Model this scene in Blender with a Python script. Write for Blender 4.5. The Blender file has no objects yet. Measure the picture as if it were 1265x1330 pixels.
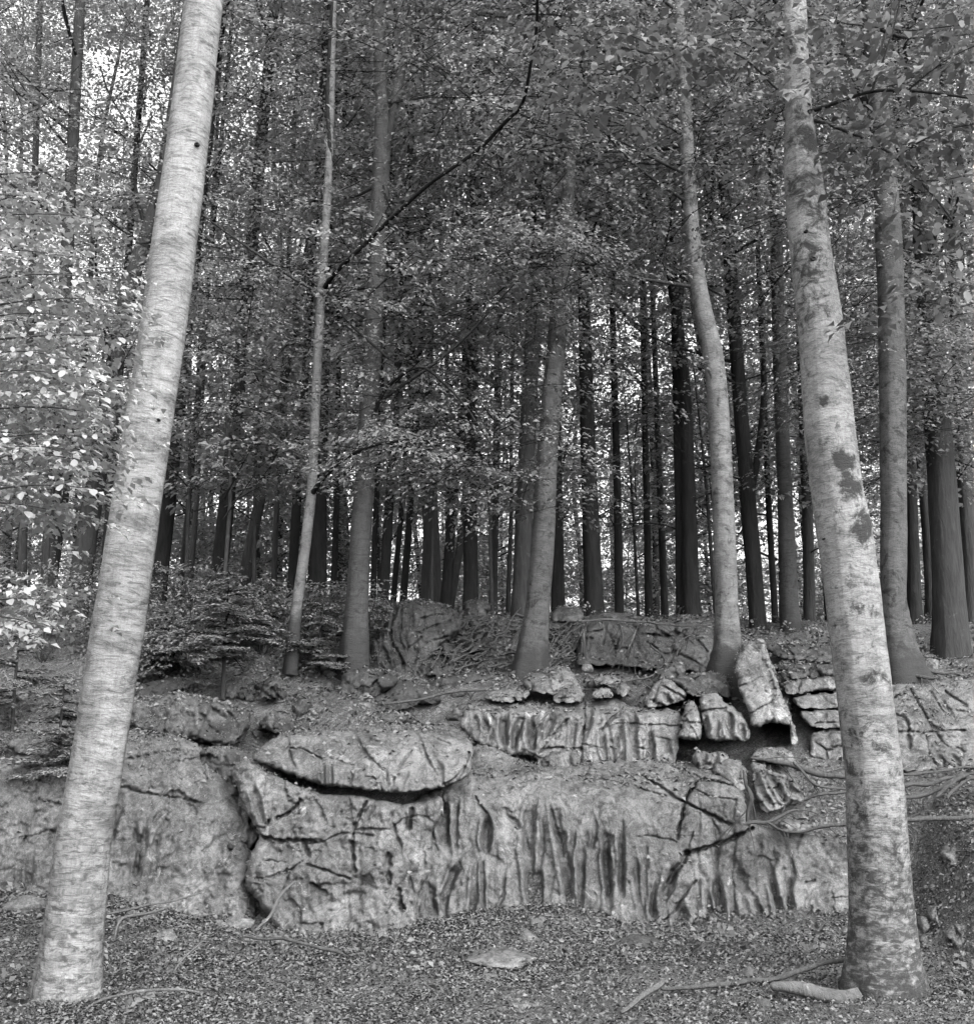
import bpy, math, random
import numpy as np
from mathutils import Vector, Matrix

# ------------------------------------------------------------------ camera, sky, sun, exposure
W, H, FPX = 1265.0, 1330.0, 1500.0
PITCH = math.radians(10.0)
CAMZ = 1.6
SC = bpy.context.scene
COL = SC.collection
cam_data = bpy.data.cameras.new('camera')
cam = bpy.data.objects.new('camera', cam_data)
COL.objects.link(cam)
cam_data.sensor_fit = 'HORIZONTAL'
cam_data.sensor_width = 36.0
cam_data.lens = 36.0 * FPX / W
cam_data.clip_start = 0.05
cam_data.clip_end = 2000.0
cam.location = (0, 0, CAMZ)
cam.rotation_euler = (math.pi / 2 + PITCH, 0, 0)
SC.camera = cam

SUN_EL, SUN_AZ = math.radians(36), math.radians(152)      # azimuth clockwise from +Y: behind the camera, to the right
world = bpy.data.worlds.new('World')
SC.world = world
world.use_nodes = True
wn, wl = world.node_tree.nodes, world.node_tree.links
wn.clear()
sky = wn.new('ShaderNodeTexSky')
sky.sky_type = 'NISHITA'
sky.sun_disc = False
sky.sun_elevation = SUN_EL
sky.sun_rotation = SUN_AZ
sky.dust_density = 4.0
sky.air_density = 2.0
bw = wn.new('ShaderNodeRGBToBW')                           # black and white film: the sky has no hue
bg = wn.new('ShaderNodeBackground')
bg.inputs['Strength'].default_value = 0.15
wo = wn.new('ShaderNodeOutputWorld')
wl.new(sky.outputs[0], bw.inputs[0])
wl.new(bw.outputs[0], bg.inputs['Color'])
wl.new(bg.outputs[0], wo.inputs['Surface'])
sun_data = bpy.data.lights.new('sun', 'SUN')
sun_data.energy = 0.9
sun_data.angle = math.radians(40)
sun = bpy.data.objects.new('sun', sun_data)
COL.objects.link(sun)
sd = Vector((math.sin(SUN_AZ) * math.cos(SUN_EL), math.cos(SUN_AZ) * math.cos(SUN_EL), math.sin(SUN_EL)))
sun.rotation_euler = sd.to_track_quat('Z', 'Y').to_euler()
SC.view_settings.view_transform = 'Standard'
SC.view_settings.look = 'None'
SC.view_settings.exposure = 2.02
SC.view_settings.gamma = 1.0
SC.view_settings.use_curve_mapping = False
SC.cycles.max_bounces = 8
SC.cycles.diffuse_bounces = 5
SC.cycles.transmission_bounces = 6
SC.cycles.use_denoising = True

RNG = np.random.default_rng(7)
HAZE = 0.014                                               # thin even haze added to lift the blacks; also greys the far trunks


# ------------------------------------------------------------------ helpers
def at(px, py, Y):
    """the world point seen at photo pixel px, py at distance Y along the ground"""
    px = np.asarray(px, float); py = np.asarray(py, float); Y = np.asarray(Y, float)
    u = (px - W / 2) / FPX
    v = (H / 2 - py) / FPX
    dy = math.cos(PITCH) - v * math.sin(PITCH)
    dz = math.sin(PITCH) + v * math.cos(PITCH)
    k = Y / dy
    return np.stack(np.broadcast_arrays(u * k, Y, CAMZ + dz * k), -1)


def gnoise(p, seed=0):
    """gradient noise on (N,3) points, about -1..1"""
    p = np.asarray(p, float)
    i = np.floor(p).astype(np.int64)
    f = p - i
    w = f * f * f * (f * (f * 6 - 15) + 10)
    out = np.zeros(len(p))
    for dx in (0, 1):
        for dy in (0, 1):
            for dz in (0, 1):
                h = ((i[:, 0] + dx) * 73856093) ^ ((i[:, 1] + dy) * 19349663) ^ ((i[:, 2] + dz) * 83492791) ^ (seed * 2654435761 & 0x7fffffff)
                h = (h ^ (h >> 13)) * 1274126177 & 0x7fffffff
                h = h ^ (h >> 16)
                g0 = (h & 1023) / 511.5 - 1; g1 = ((h >> 10) & 1023) / 511.5 - 1; g2 = ((h >> 20) & 1023) / 511.5 - 1
                d = g0 * (f[:, 0] - dx) + g1 * (f[:, 1] - dy) + g2 * (f[:, 2] - dz)
                wx = w[:, 0] if dx else 1 - w[:, 0]
                wy = w[:, 1] if dy else 1 - w[:, 1]
                wz = w[:, 2] if dz else 1 - w[:, 2]
                out += d * wx * wy * wz
    return out * 1.3


def fbm(p, seed=0, octs=4, gain=0.5):
    p = np.asarray(p, float)
    a, s, out = 1.0, 1.0, np.zeros(len(p))
    for o in range(octs):
        out += a * gnoise(p * s, seed + o * 17)
        a *= gain; s *= 2.03
    return out


def n2(x, y, seed=0, octs=4, gain=0.5):
    x = np.asarray(x, float); sh = x.shape
    p = np.stack([x.ravel(), np.broadcast_to(np.asarray(y, float), sh).ravel(), np.full(x.size, seed * 3.71 + .37)], -1)
    return fbm(p, seed, octs, gain).reshape(sh)


def mesh_np(name, verts, faces, smooth=False, uv=None):
    """faces: (F,k) int array or a list of such arrays; uv: (V,2) per vertex"""
    if not isinstance(faces, list):
        faces = [faces]
    faces = [np.asarray(f, np.int32) for f in faces if len(f)]
    me = bpy.data.meshes.new(name)
    verts = np.asarray(verts, np.float32)
    me.vertices.add(len(verts))
    me.vertices.foreach_set('co', verts.ravel())
    loops = np.concatenate([f.ravel() for f in faces])
    lens = np.concatenate([np.full(len(f), f.shape[1], np.int32) for f in faces])
    starts = np.concatenate([[0], np.cumsum(lens)[:-1]]).astype(np.int32)
    me.loops.add(len(loops))
    me.loops.foreach_set('vertex_index', loops)
    me.polygons.add(len(lens))
    me.polygons.foreach_set('loop_start', starts)
    if smooth:
        me.polygons.foreach_set('use_smooth', np.ones(len(lens), bool))
    if uv is not None:
        l = me.uv_layers.new(name='UVMap')
        l.data.foreach_set('uv', np.asarray(uv, np.float32)[loops].ravel())
    me.update(calc_edges=True)
    me.validate()
    return me


def obj(name, me, mat, parent=None, loc=None):
    o = bpy.data.objects.new(name, me)
    COL.objects.link(o)
    if mat is not None and len(me.materials) == 0:
        me.materials.append(mat)
    if parent is not None:
        o.parent = parent
    if loc is not None:
        o.location = loc
    return o


def tag(o, label=None, cat=None, group=None, kind=None):
    if label: o['label'] = label
    if cat: o['category'] = cat
    if group: o['group'] = group
    if kind: o['kind'] = kind
    return o


def empty(name, loc, label, cat, group=None):
    o = bpy.data.objects.new(name, None)
    o.empty_display_size = 0.2
    COL.objects.link(o)
    o.location = loc
    return tag(o, label, cat, group)


# ------------------------------------------------------------------ materials (all neutral greys: a black and white photograph)
def G(v):
    return (v, v, v, 1)


class NT:
    def __init__(self, name):
        self.m = bpy.data.materials.new(name)
        self.m.use_nodes = True
        self.t = self.m.node_tree
        self.t.nodes.clear()
        self.out = self.n('ShaderNodeOutputMaterial')

    def n(self, typ, **kw):
        x = self.t.nodes.new(typ)
        for k, v in kw.items():
            setattr(x, k, v)
        return x

    def l(self, a, b):
        self.t.links.new(a, b)

    def coord(self, which='Object', scale=(1, 1, 1)):
        tc = self.n('ShaderNodeTexCoord')
        mp = self.n('ShaderNodeMapping')
        mp.inputs['Scale'].default_value = scale
        self.l(tc.outputs[which], mp.inputs['Vector'])
        return mp.outputs[0]

    def noise(self, vec, scale, detail=4, rough=.55, dist=0):
        x = self.n('ShaderNodeTexNoise')
        x.inputs['Scale'].default_value = scale
        x.inputs['Detail'].default_value = detail
        x.inputs['Roughness'].default_value = rough
        x.inputs['Distortion'].default_value = dist
        self.l(vec, x.inputs['Vector'])
        return x.outputs['Fac']

    def ramp(self, fac, stops, interp='LINEAR'):
        x = self.n('ShaderNodeValToRGB')
        x.color_ramp.interpolation = interp
        e = x.color_ramp.elements
        while len(e) < len(stops): e.new(.5)
        for el, (p, v) in zip(e, stops):
            el.position = p; el.color = G(v)
        self.l(fac, x.inputs[0])
        return x.outputs[0]

    def mix(self, fac, a, b, mode='MIX'):
        x = self.n('ShaderNodeMix', data_type='RGBA', blend_type=mode)
        for s, v in ((0, fac), (6, a), (7, b)):
            if isinstance(v, (int, float)):
                if s == 0: x.inputs[0].default_value = v
                else: x.inputs[s].default_value = G(v)
            else: self.l(v, x.inputs[s])
        return x.outputs[2]

    def math(self, op, a, b=0.0, clamp=False):
        x = self.n('ShaderNodeMath', operation=op, use_clamp=clamp)
        for s, v in ((0, a), (1, b)):
            if isinstance(v, (int, float)): x.inputs[s].default_value = v
            else: self.l(v, x.inputs[s])
        return x.outputs[0]

    def finish(self, color, rough=.9, bump=None, dist=.01, strength=.6, spec=.2):
        b = self.n('ShaderNodeBsdfPrincipled')
        b.inputs['Roughness'].default_value = rough
        b.inputs['Specular IOR Level'].default_value = spec
        if isinstance(color, (int, float)): b.inputs['Base Color'].default_value = G(color)
        else: self.l(color, b.inputs['Base Color'])
        if bump is not None:
            bp = self.n('ShaderNodeBump')
            bp.inputs['Distance'].default_value = dist
            bp.inputs['Strength'].default_value = strength
            self.l(bump, bp.inputs['Height'])
            self.l(bp.outputs[0], b.inputs['Normal'])
        self.l(b.outputs[0], self.out.inputs['Surface'])
        return self.m


def rock_mat(name, lo, hi, lichen=.5, lich_at=.66, moss=.0, mossv=.07, streak=True, mscale=1.6):
    t = NT(name)
    v = t.coord('Object')
    big = t.noise(v, 1.3, 5, .6)
    c = t.ramp(big, [(.3, lo), (.7, hi)])
    mid = t.noise(v, 9, 6, .65, .4)
    c = t.mix(1.0, c, t.ramp(mid, [(.25, .62), (.5, 1.0), (.75, 1.3)]), 'MULTIPLY')
    if streak:                                             # weathering runs downhill
        vs = t.coord('Object', (6, 6, .7))
        st = t.noise(vs, 1.4, 5, .6)
        c = t.mix(1.0, c, t.ramp(st, [(.3, .7), (.55, 1.05), (.75, 1.3)]), 'MULTIPLY')
    vn = t.noise(v, 4.2, 9, .7, 1.6)                       # thin pale and dark veins
    c = t.mix(1.0, c, t.ramp(vn, [(.44, 1.0), (.485, .62), (.5, .62), (.53, 1.0)]), 'MULTIPLY')
    st2 = t.noise(v, 2.6, 8, .68, .8)
    c = t.mix(1.0, c, t.ramp(st2, [(.36, .6), (.46, 1.0), (.62, 1.08)]), 'MULTIPLY')
    li = t.noise(v, 5.5, 8, .72, .6)
    c = t.mix(t.ramp(li, [(lich_at - .04, 0), (lich_at + .05, 1)]), c, lichen)
    if moss > 0:
        mo = t.noise(v, mscale, 7, .68, .5)
        c = t.mix(t.ramp(mo, [(1 - moss - .06, 0), (1 - moss + .06, 1)]), c, mossv)
    sp = t.noise(v, 75, 6, .75)
    c = t.mix(1.0, c, t.ramp(sp, [(.32, .58), (.5, 1.0), (.68, 1.42)]), 'MULTIPLY')
    h = t.math('ADD', t.noise(v, 24, 9, .75), t.math('MULTIPLY', t.noise(v, 90, 6, .7), .45))
    return t.finish(c, .92, h, .026, .62)


M = {}
M['rock'] = rock_mat('grey_limestone', .118, .20, .37, .645)
M['rock_dark'] = rock_mat('weathered_dark_limestone', .055, .105, .2, .70)
M['rock_moss'] = rock_mat('mossy_limestone', .11, .18, .36, .66, .52, .055, streak=False)
M['rock_pale'] = rock_mat('pale_broken_limestone', .14, .24, .48, .62, .40, .06, streak=False, mscale=4)
M['moss_rock'] = rock_mat('moss_covered_stone', .06, .11, .22, .72, .5, .045, streak=False)


def soil_mat():
    t = NT('leaf_littered_soil')
    v = t.coord('Object')
    a = t.noise(v, 2.2, 6, .65)
    c = t.ramp(a, [(.3, .13), (.7, .24)])
    vor = t.n('ShaderNodeTexVoronoi'); vor.inputs['Scale'].default_value = 26
    wv = t.noise(v, 14, 3)
    mp = t.n('ShaderNodeVectorMath', operation='ADD'); t.l(v, mp.inputs[0]); t.l(wv, mp.inputs[1])
    t.l(mp.outputs[0], vor.inputs['Vector'])
    c = t.mix(1.0, c, t.ramp(vor.outputs['Color'], [(.1, .5), (.6, 1.1), (.95, 2.2)]), 'MULTIPLY')
    sp = t.noise(v, 70, 5, .7)
    c = t.mix(1.0, c, t.ramp(sp, [(.3, .5), (.5, 1.0), (.72, 1.7)]), 'MULTIPLY')
    h = t.math('ADD', t.noise(v, 30, 7, .7), vor.outputs['Distance'])
    return t.finish(c, .95, h, .05, .9)


M['soil'] = soil_mat()


def birch_mat(name, base, patch, band_lo, patch_at, lenticel=.62, low_dark=0.0, pscale=2.2, foot=.95):
    """UV: u metres round the trunk, v metres up it"""
    t = NT(name)
    tc = t.n('ShaderNodeTexCoord')
    sep = t.n('ShaderNodeSeparateXYZ'); t.l(tc.outputs['UV'], sep.inputs[0])
    def uvs(su, sv, off=0):
        mp = t.n('ShaderNodeMapping'); mp.inputs['Scale'].default_value = (su, sv, 1); mp.inputs['Location'].default_value = (off + .31, off + .17, off + .43)
        t.l(tc.outputs['UV'], mp.inputs['Vector']); return mp.outputs[0]
    c = t.ramp(t.noise(t.coord('Object'), 1.7, 5, .6), [(.3, base * .82), (.7, base * 1.12)])
    ln = t.noise(uvs(7, 38), 1.0, 6, .72, 1.1)            # fine lenticels
    c = t.mix(1.0, c, t.ramp(ln, [(.34, lenticel), (.5, 1.0), (.7, 1.12)]), 'MULTIPLY')
    bn = t.noise(uvs(2.2, 9, 3), 1.0, 6, .7, 1.2)          # broader uneven rings
    c = t.mix(1.0, c, t.ramp(bn, [(.34, band_lo), (.5, 1.0), (.7, 1.12)]), 'MULTIPLY')
    bl = t.noise(t.coord('Object'), 7, 7, .75, .6)         # blotches
    c = t.mix(1.0, c, t.ramp(bl, [(.32, .72), (.5, 1.0), (.68, 1.14)]), 'MULTIPLY')
    vert = t.noise(uvs(55, 7, 7), 1.0, 5, .7)
    c = t.mix(1.0, c, t.ramp(vert, [(.3, .78), (.5, 1.0), (.7, 1.06)]), 'MULTIPLY')
    at_ = t.n('ShaderNodeAttribute'); at_.attribute_name = 'lichen'  # carries lichen marks and a painted edge shade
    pn = t.math('ADD', t.noise(t.coord('Object'), pscale, 10, .78, .5), t.math('MULTIPLY', at_.outputs['Fac'], .24))
    if low_dark:
        lo = t.n('ShaderNodeMapRange'); lo.inputs[1].default_value = 0.3; lo.inputs[2].default_value = 2.5
        lo.inputs[3].default_value = low_dark; lo.inputs[4].default_value = -.06
        t.l(sep.outputs['Y'], lo.inputs[0])
        pn2 = t.math('ADD', t.noise(t.coord('Object', (15, 15, 30)), 1.0, 7, .72, .4), lo.outputs[0])
        c = t.mix(t.ramp(pn2, [(.56, 0), (.70, 1)]), c, patch * 1.5)
    c = t.mix(t.ramp(pn, [(patch_at - .05, 0), (patch_at + .07, 1)]), c, patch)
    ft = t.n('ShaderNodeMapRange'); ft.inputs[1].default_value = foot * .45; ft.inputs[2].default_value = foot   # mossy foot
    ft.inputs[3].default_value = .62; ft.inputs[4].default_value = 0
    t.l(sep.outputs['Y'], ft.inputs[0])
    fm = t.math('ADD', t.noise(t.coord('Object'), 5, 7, .7), ft.outputs[0])
    c = t.mix(t.ramp(fm, [(.70, 0), (.98, 1)]), c, .04)
    sp = t.noise(t.coord('Object'), 120, 3, .6)
    c = t.mix(1.0, c, t.ramp(sp, [(.3, .82), (.5, 1.0), (.7, 1.12)]), 'MULTIPLY')
    h = t.math('ADD', ln, t.math('MULTIPLY', bn, .8))
    h = t.math('ADD', h, t.math('MULTIPLY', t.noise(t.coord('Object'), 45, 5, .7), .5))
    return t.finish(c, .8, h, .012, .8, .25)


M['birch_white'] = birch_mat('white_birch_bark', .28, .05, .52, .68, .42, .12, 2.2, .01)
M['birch_mottled'] = birch_mat('mottled_birch_bark', .25, .035, .55, .60, .5, .19, 9, .50)
M['beech'] = birch_mat('grey_beech_bark', .10, .026, .7, .54, .75, 0, 7)
M['beech_lichen'] = birch_mat('lichened_beech_bark', .165, .035, .75, .56, .7, 0, 9)
M['beech_mid'] = birch_mat('dull_beech_bark', .07, .022, .75, .57, .75, 0, 7)


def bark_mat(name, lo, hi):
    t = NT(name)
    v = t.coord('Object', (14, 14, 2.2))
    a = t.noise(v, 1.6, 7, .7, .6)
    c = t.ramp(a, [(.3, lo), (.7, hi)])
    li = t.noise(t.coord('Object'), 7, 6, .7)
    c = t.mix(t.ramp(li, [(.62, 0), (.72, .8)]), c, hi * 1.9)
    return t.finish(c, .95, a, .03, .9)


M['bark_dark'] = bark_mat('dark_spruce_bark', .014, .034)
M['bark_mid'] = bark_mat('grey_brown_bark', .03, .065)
M['twig'] = bark_mat('twig_bark', .015, .035)
M['root'] = bark_mat('bare_root_bark', .05, .11)
M['root_dark'] = bark_mat('mossy_root_bark', .05, .11)
M['dead_wood'] = bark_mat('bleached_dead_wood', .08, .16)


def leaf_mat(name, lo, hi, trans=.35, single=False):
    t = NT(name)
    g = t.n('ShaderNodeObjectInfo' if single else 'ShaderNodeNewGeometry')
    c = t.ramp(g.outputs['Random' if single else 'Random Per Island'], [(0, lo), (1, hi)])
    d = t.n('ShaderNodeBsdfPrincipled'); d.inputs['Roughness'].default_value = .7; d.inputs['Specular IOR Level'].default_value = .15
    t.l(c, d.inputs['Base Color'])
    tr = t.n('ShaderNodeBsdfTranslucent'); t.l(c, tr.inputs['Color'])
    mx = t.n('ShaderNodeMixShader'); mx.inputs[0].default_value = trans
    t.l(d.outputs[0], mx.inputs[1]); t.l(tr.outputs[0], mx.inputs[2])
    t.l(mx.outputs[0], t.out.inputs['Surface'])
    return t.m


M['leaf'] = leaf_mat('beech_leaf', .31, .39, .5)
M['leaf_far'] = leaf_mat('distant_beech_leaf', .34, .43, .5)
M['leaf_pale'] = leaf_mat('hazed_young_beech_leaf', .36, .42, .35, True)  # young leaves, lightened further to paint in the pale veil at left
M['leaf_right'] = leaf_mat('young_beech_leaf', .16, .32, .4, True)
M['leaf_pale_mass'] = leaf_mat('hazed_young_beech_leaf_mass', .44, .58, .42)  # same young leaves, colour raised to imitate the hazy bright left edge
M['leaf_right_mass'] = leaf_mat('young_beech_leaf_mass', .16, .32, .4)
M['needle'] = leaf_mat('fir_needle', .20, .38, .3)
M['litter'] = leaf_mat('fallen_leaf', .12, .24, .1)
M['fern'] = leaf_mat('undergrowth_leaf', .14, .30, .3)

# ------------------------------------------------------------------ ground
PC_Y = [-50, 0, 6.5, 8.0, 8.6, 9.05, 9.35, 9.95, 10.45, 11.2, 12.2, 13.5, 15.0, 16.5, 22, 40, 90, 400]
PC_Z = [-.3, 0, 0.0, .02, .09, .16, .55, 1.12, 1.26, 1.72, 2.02, 2.44, 2.88, 2.98, 2.9, 2.3, 1.0, -4]
PL_Z = [-.3, 0, 0.0, .10, .26, .34, .62, 1.15, 1.36, 1.74, 2.06, 2.52, 2.98, 3.08, 2.9, 2.2, 1.0, -4]
PR_Y = [-50, 0, 6.8, 7.3, 8.4, 9.1, 9.9, 10.5, 11.2, 12.2, 13.5, 15.0, 16.5, 22, 40, 90, 400]
PR_Z = [-.3, 0, 0.0, .10, .72, .92, 1.15, 1.5, 1.80, 2.06, 2.40, 2.76, 2.90, 2.9, 2.3, 1.0, -4]


def sstep(a, b, x):
    t = np.clip((x - a) / (b - a), 0, 1)
    return t * t * (3 - 2 * t)


def ground_z(x, y):
    x = np.asarray(x, float); y = np.asarray(y, float)
    sh = x.shape
    yy = y + .18 * n2(x * .8, y * .8, 3, 2)
    zc, zl, zr = np.interp(yy, PC_Y, PC_Z), np.interp(yy, PC_Y, PL_Z), np.interp(yy, PR_Y, PR_Z)
    wl_ = sstep(-1.6, -2.6, x); wr_ = sstep(2.95, 3.6, x)
    z = zc * (1 - wl_) * (1 - wr_) + zl * wl_ + zr * wr_
    rough = sstep(6, 9, y) * .06 + .03
    return z + rough * n2(x * 1.1, y * 1.1, 5, 5)


def ground_Y(px, py):
    Ys = np.linspace(5, 18, 900)
    P = at(np.full(900, px), np.full(900, py), Ys)
    h = P[:, 2] - ground_z(P[:, 0], P[:, 1])
    i = np.where(h < 0)[0]
    return float(Ys[i[0]]) if len(i) else 15.0


def axis(lo, hi, fine_lo, fine_hi, fine, grow=1.12):
    a = list(np.arange(fine_lo, fine_hi + 1e-6, fine))
    s, p = fine, a[-1]
    while p < hi:
        s *= grow; p += s; a.append(p)
    s, p = fine, a[0]
    while p > lo:
        s *= grow; p -= s; a.insert(0, p)
    return np.array(a)


gx = axis(-170, 170, -6.5, 6.5, .045)
gy = axis(-40, 320, 5.2, 16.5, .045)
GX, GY = np.meshgrid(gx, gy)
GZ = ground_z(GX, GY)
nx, ny = len(gx), len(gy)
ii = np.arange(nx * ny).reshape(ny, nx)
gf = np.stack([ii[:-1, :-1], ii[:-1, 1:], ii[1:, 1:], ii[1:, :-1]], -1).reshape(-1, 4)
tag(obj('ground', mesh_np('ground', np.stack([GX, GY, GZ], -1).reshape(-1, 3), gf, True), M['soil']), kind='structure')


# ------------------------------------------------------------------ rocks: carved blocks with real depth
def resample(pts, step, closed=True):
    pts = np.asarray(pts, float)
    if closed: pts = np.vstack([pts, pts[:1]])
    d = np.r_[0, np.cumsum(np.hypot(*np.diff(pts, axis=0).T))]
    n = max(4, int(d[-1] / step))
    s = np.linspace(0, d[-1], n, endpoint=not closed)
    return np.stack([np.interp(s, d, pts[:, 0]), np.interp(s, d, pts[:, 1])], -1)


def chaikin(p, n=1, closed=True):
    p = np.asarray(p, float)
    for _ in range(n):
        q = np.roll(p, -1, 0) if closed else p[1:]
        a = p if closed else p[:-1]
        r = np.empty((2 * len(a), p.shape[1]))
        r[0::2] = .75 * a + .25 * q; r[1::2] = .25 * a + .75 * q
        p = r if closed else np.vstack([p[:1], r, p[-1:]])
    return p


def inside(poly, X, Y):
    c = np.zeros(X.shape, bool)
    x0, y0 = poly[:, 0], poly[:, 1]
    x1, y1 = np.roll(x0, -1), np.roll(y0, -1)
    for a, b, c_, d in zip(x0, y0, x1, y1):
        if b == d: continue
        m = (b > Y) != (d > Y)
        c ^= m & (X < (c_ - a) * (Y - b) / (d - b) + a)
    return c


def seg_dist(line, X, Y):
    """distance to a polyline and the fraction along it"""
    line = np.asarray(line, float)
    L = np.hypot(*np.diff(line, axis=0).T); tot = L.sum(); acc = 0
    best = np.full(X.shape, 1e9); frac = np.zeros(X.shape)
    for (a, b), (c, d), l in zip(line[:-1], line[1:], L):
        t = np.clip(((X - a) * (c - a) + (Y - b) * (d - b)) / max(l * l, 1e-9), 0, 1)
        q = np.hypot(X - a - t * (c - a), Y - b - t * (d - b))
        m = q < best
        best = np.where(m, q, best); frac = np.where(m, (acc + t * l) / tot, frac)
        acc += l
    return best, frac


def voronoi(X, Y, size, seed):
    """returns nearest cell id, border distance in px"""
    r = np.random.default_rng(seed)
    x0, x1, y0, y1 = X.min() - size, X.max() + size, Y.min() - size, Y.max() + size
    cx = np.arange(x0, x1, size); cy = np.arange(y0, y1, size)
    P = np.stack(np.meshgrid(cx, cy), -1).reshape(-1, 2)
    P = P + r.uniform(-.45, .45, P.shape) * size
    d1 = np.full(X.shape, 1e9); d2 = np.full(X.shape, 1e9); idx = np.zeros(X.shape, int)
    for k, (a, b) in enumerate(P):
        q = np.hypot(X - a, Y - b)
        m = q < d1
        d2 = np.where(m, d1, np.minimum(d2, q)); idx = np.where(m, k, idx); d1 = np.where(m, q, d1)
    return idx, (d2 - d1) / 2, P


def rock(name, label, outline, dbot, dtop, mat='rock', cracks=(), flutes=(), step=2.2, edge=14, push=.3, thick=.7,
         bump=.05, seed=1, cat='rock', group=None, shelf=0, blocks=None, strata=None, smooth=1, wob=1.6, fine=.2, dome=0, px_noise=60, flow=None, grounded=True, chip=.012):
    """outline: where the rock stands in the view; dbot/dtop: distance of its foot and of its head.
    cracks/flutes: (polyline, half width px, depth m)."""
    poly = chaikin(resample(outline, 14), smooth)
    poly = resample(poly, 3.0)
    poly = poly + wob * 1.5 * np.stack([n2(poly[:, 0] / 13, poly[:, 1] / 13, seed, 4), n2(poly[:, 0] / 9, poly[:, 1] / 9, seed + 5, 3)], -1)
    mn, mx = poly.min(0), poly.max(0)
    xs = np.arange(mn[0] - step, mx[0] + 2 * step, step); ys = np.arange(mn[1] - step, mx[1] + 2 * step, step)
    X, Y = np.meshgrid(xs, ys)
    ins = inside(poly, X, Y)
    sd_ = np.full(X.shape, 1e9); near = np.zeros(X.shape, int)
    for k, (a, b) in enumerate(poly):
        q = (X - a) ** 2 + (Y - b) ** 2
        m = q < sd_
        sd_ = np.where(m, q, sd_); near = np.where(m, k, near)
    sd_ = np.sqrt(sd_)
    use = ins | (sd_ < step * 1.02)
    cells = use[:-1, :-1] & use[1:, :-1] & use[:-1, 1:] & use[1:, 1:] & (ins[:-1, :-1] | ins[1:, :-1] | ins[:-1, 1:] | ins[1:, 1:])
    out_ = use & ~ins
    X = np.where(out_, poly[near, 0], X); Y = np.where(out_, poly[near, 1], Y)
    sdi = np.where(ins, sd_, 0)
    t = (mx[1] - Y) / max(mx[1] - mn[1], 1)
    D = dbot + (dtop - dbot) * t
    if shelf: D = D + shelf * sstep(.72, 1.0, t) ** 1.5
    e = np.clip(sdi / edge, 0, 1)
    rim = push * (1 - np.sqrt(1 - (1 - e) ** 2 + 1e-9))
    D = D + (rim * (.12 + .88 * sstep(.02, .3, t)) if grounded else rim)
    if dome:
        cxm, cym = (mn + mx) / 2
        D = D + dome * (((X - cxm) / (mx[0] - mn[0])) ** 2 + ((Y - cym) / (mx[1] - mn[1])) ** 2) * 2
    wx = X + 3.0 * n2(X / 22, Y / 30, seed + 2, 4); wy = Y + 3.0 * n2(X / 22, Y / 22, seed + 3, 4)
    D = D + bump * n2(X / px_noise, Y / px_noise, seed + 7, 4)
    D = D + bump * fine * n2(X / 8, Y / 11, seed + 9, 3)
    if chip:                                               # broken facets at two sizes
        r = np.random.default_rng(seed + 51)
        qx = X + 5 * n2(X / 12, Y / 12, seed + 52, 4); qy = Y + 5 * n2(X / 12, Y / 12, seed + 53, 4)
        for cs, am in ((34, 1.0), (13, .42)):
            idx, bd, P = voronoi(qx, qy, cs, seed + int(cs))
            of = r.normal(0, chip * am, len(P)); ta = r.normal(0, chip * am * 1.6 / cs, len(P)); tb = r.normal(0, chip * am * 1.6 / cs, len(P))
            D = D + of[idx] + ta[idx] * (qx - P[idx, 0]) + tb[idx] * (qy - P[idx, 1])
        rg_ = n2(X / 18, Y / 24, seed + 55, 5, .6)
        D = D + chip * 1.1 * (np.abs(rg_) - .25)
    if flow:                                               # rain-cut runnels: (depth m, spacing px, from t, to t)
        fx = wx + 9 * n2(X / 60, Y / 90, seed + 31, 3)
        top = flow[3] + .28 * n2(fx / 26, Y * 0 + .5, seed + 37, 2)
        msk = sstep(0, .22, top - t) * sstep(flow[2] - .25, flow[2], t) * (.3 + .7 * sstep(-.3, .2, n2(X / 120, Y / 260, seed + 38, 2)))
        for sp_, am, st_ in ((flow[1], 1.0, 16), (flow[1] * .42, .38, 12)):
            r1 = n2(fx / sp_, Y / (sp_ * st_), seed + int(sp_ * 7), 2)
            D = D + flow[0] * am * msk * (np.exp(-np.abs(r1) / .085) - .75 * np.abs(r1))
    if strata:                                             # bedding: (angle deg, spacing px, depth)
        ang, sp, dep = strata
        ca, sa = math.cos(math.radians(ang)), math.sin(math.radians(ang))
        al = wx * ca + wy * sa; ac = -wx * sa + wy * ca
        ac = ac + 6 * n2(al / 90, ac / 30, seed + 11, 3)
        f = ac / sp
        h = n2(np.floor(f) * 7.3, al * 0 + .5, seed + 13, 1)
        fr = np.abs(f - np.floor(f) - .5) * 2
        D = D + dep * h + dep * .9 * sstep(.74, 1, fr) * (0.5 + .5 * n2(al / 30, np.floor(f), seed + 19, 2))
    if blocks:                                             # (cell px, crack depth, offset m)
        idx, bd, P = voronoi(wx, wy, blocks[0], seed + 21)
        r = np.random.default_rng(seed + 23)
        offs = r.normal(0, blocks[2], len(P)); tx = r.normal(0, blocks[2] / blocks[0], len(P)); ty = r.normal(0, blocks[2] / blocks[0], len(P))
        D = D + offs[idx] + tx[idx] * (X - P[idx, 0]) + ty[idx] * (Y - P[idx, 1])
        D = D + blocks[1] * np.clip(1 - bd / 3.2, 0, 1) ** .8
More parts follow.
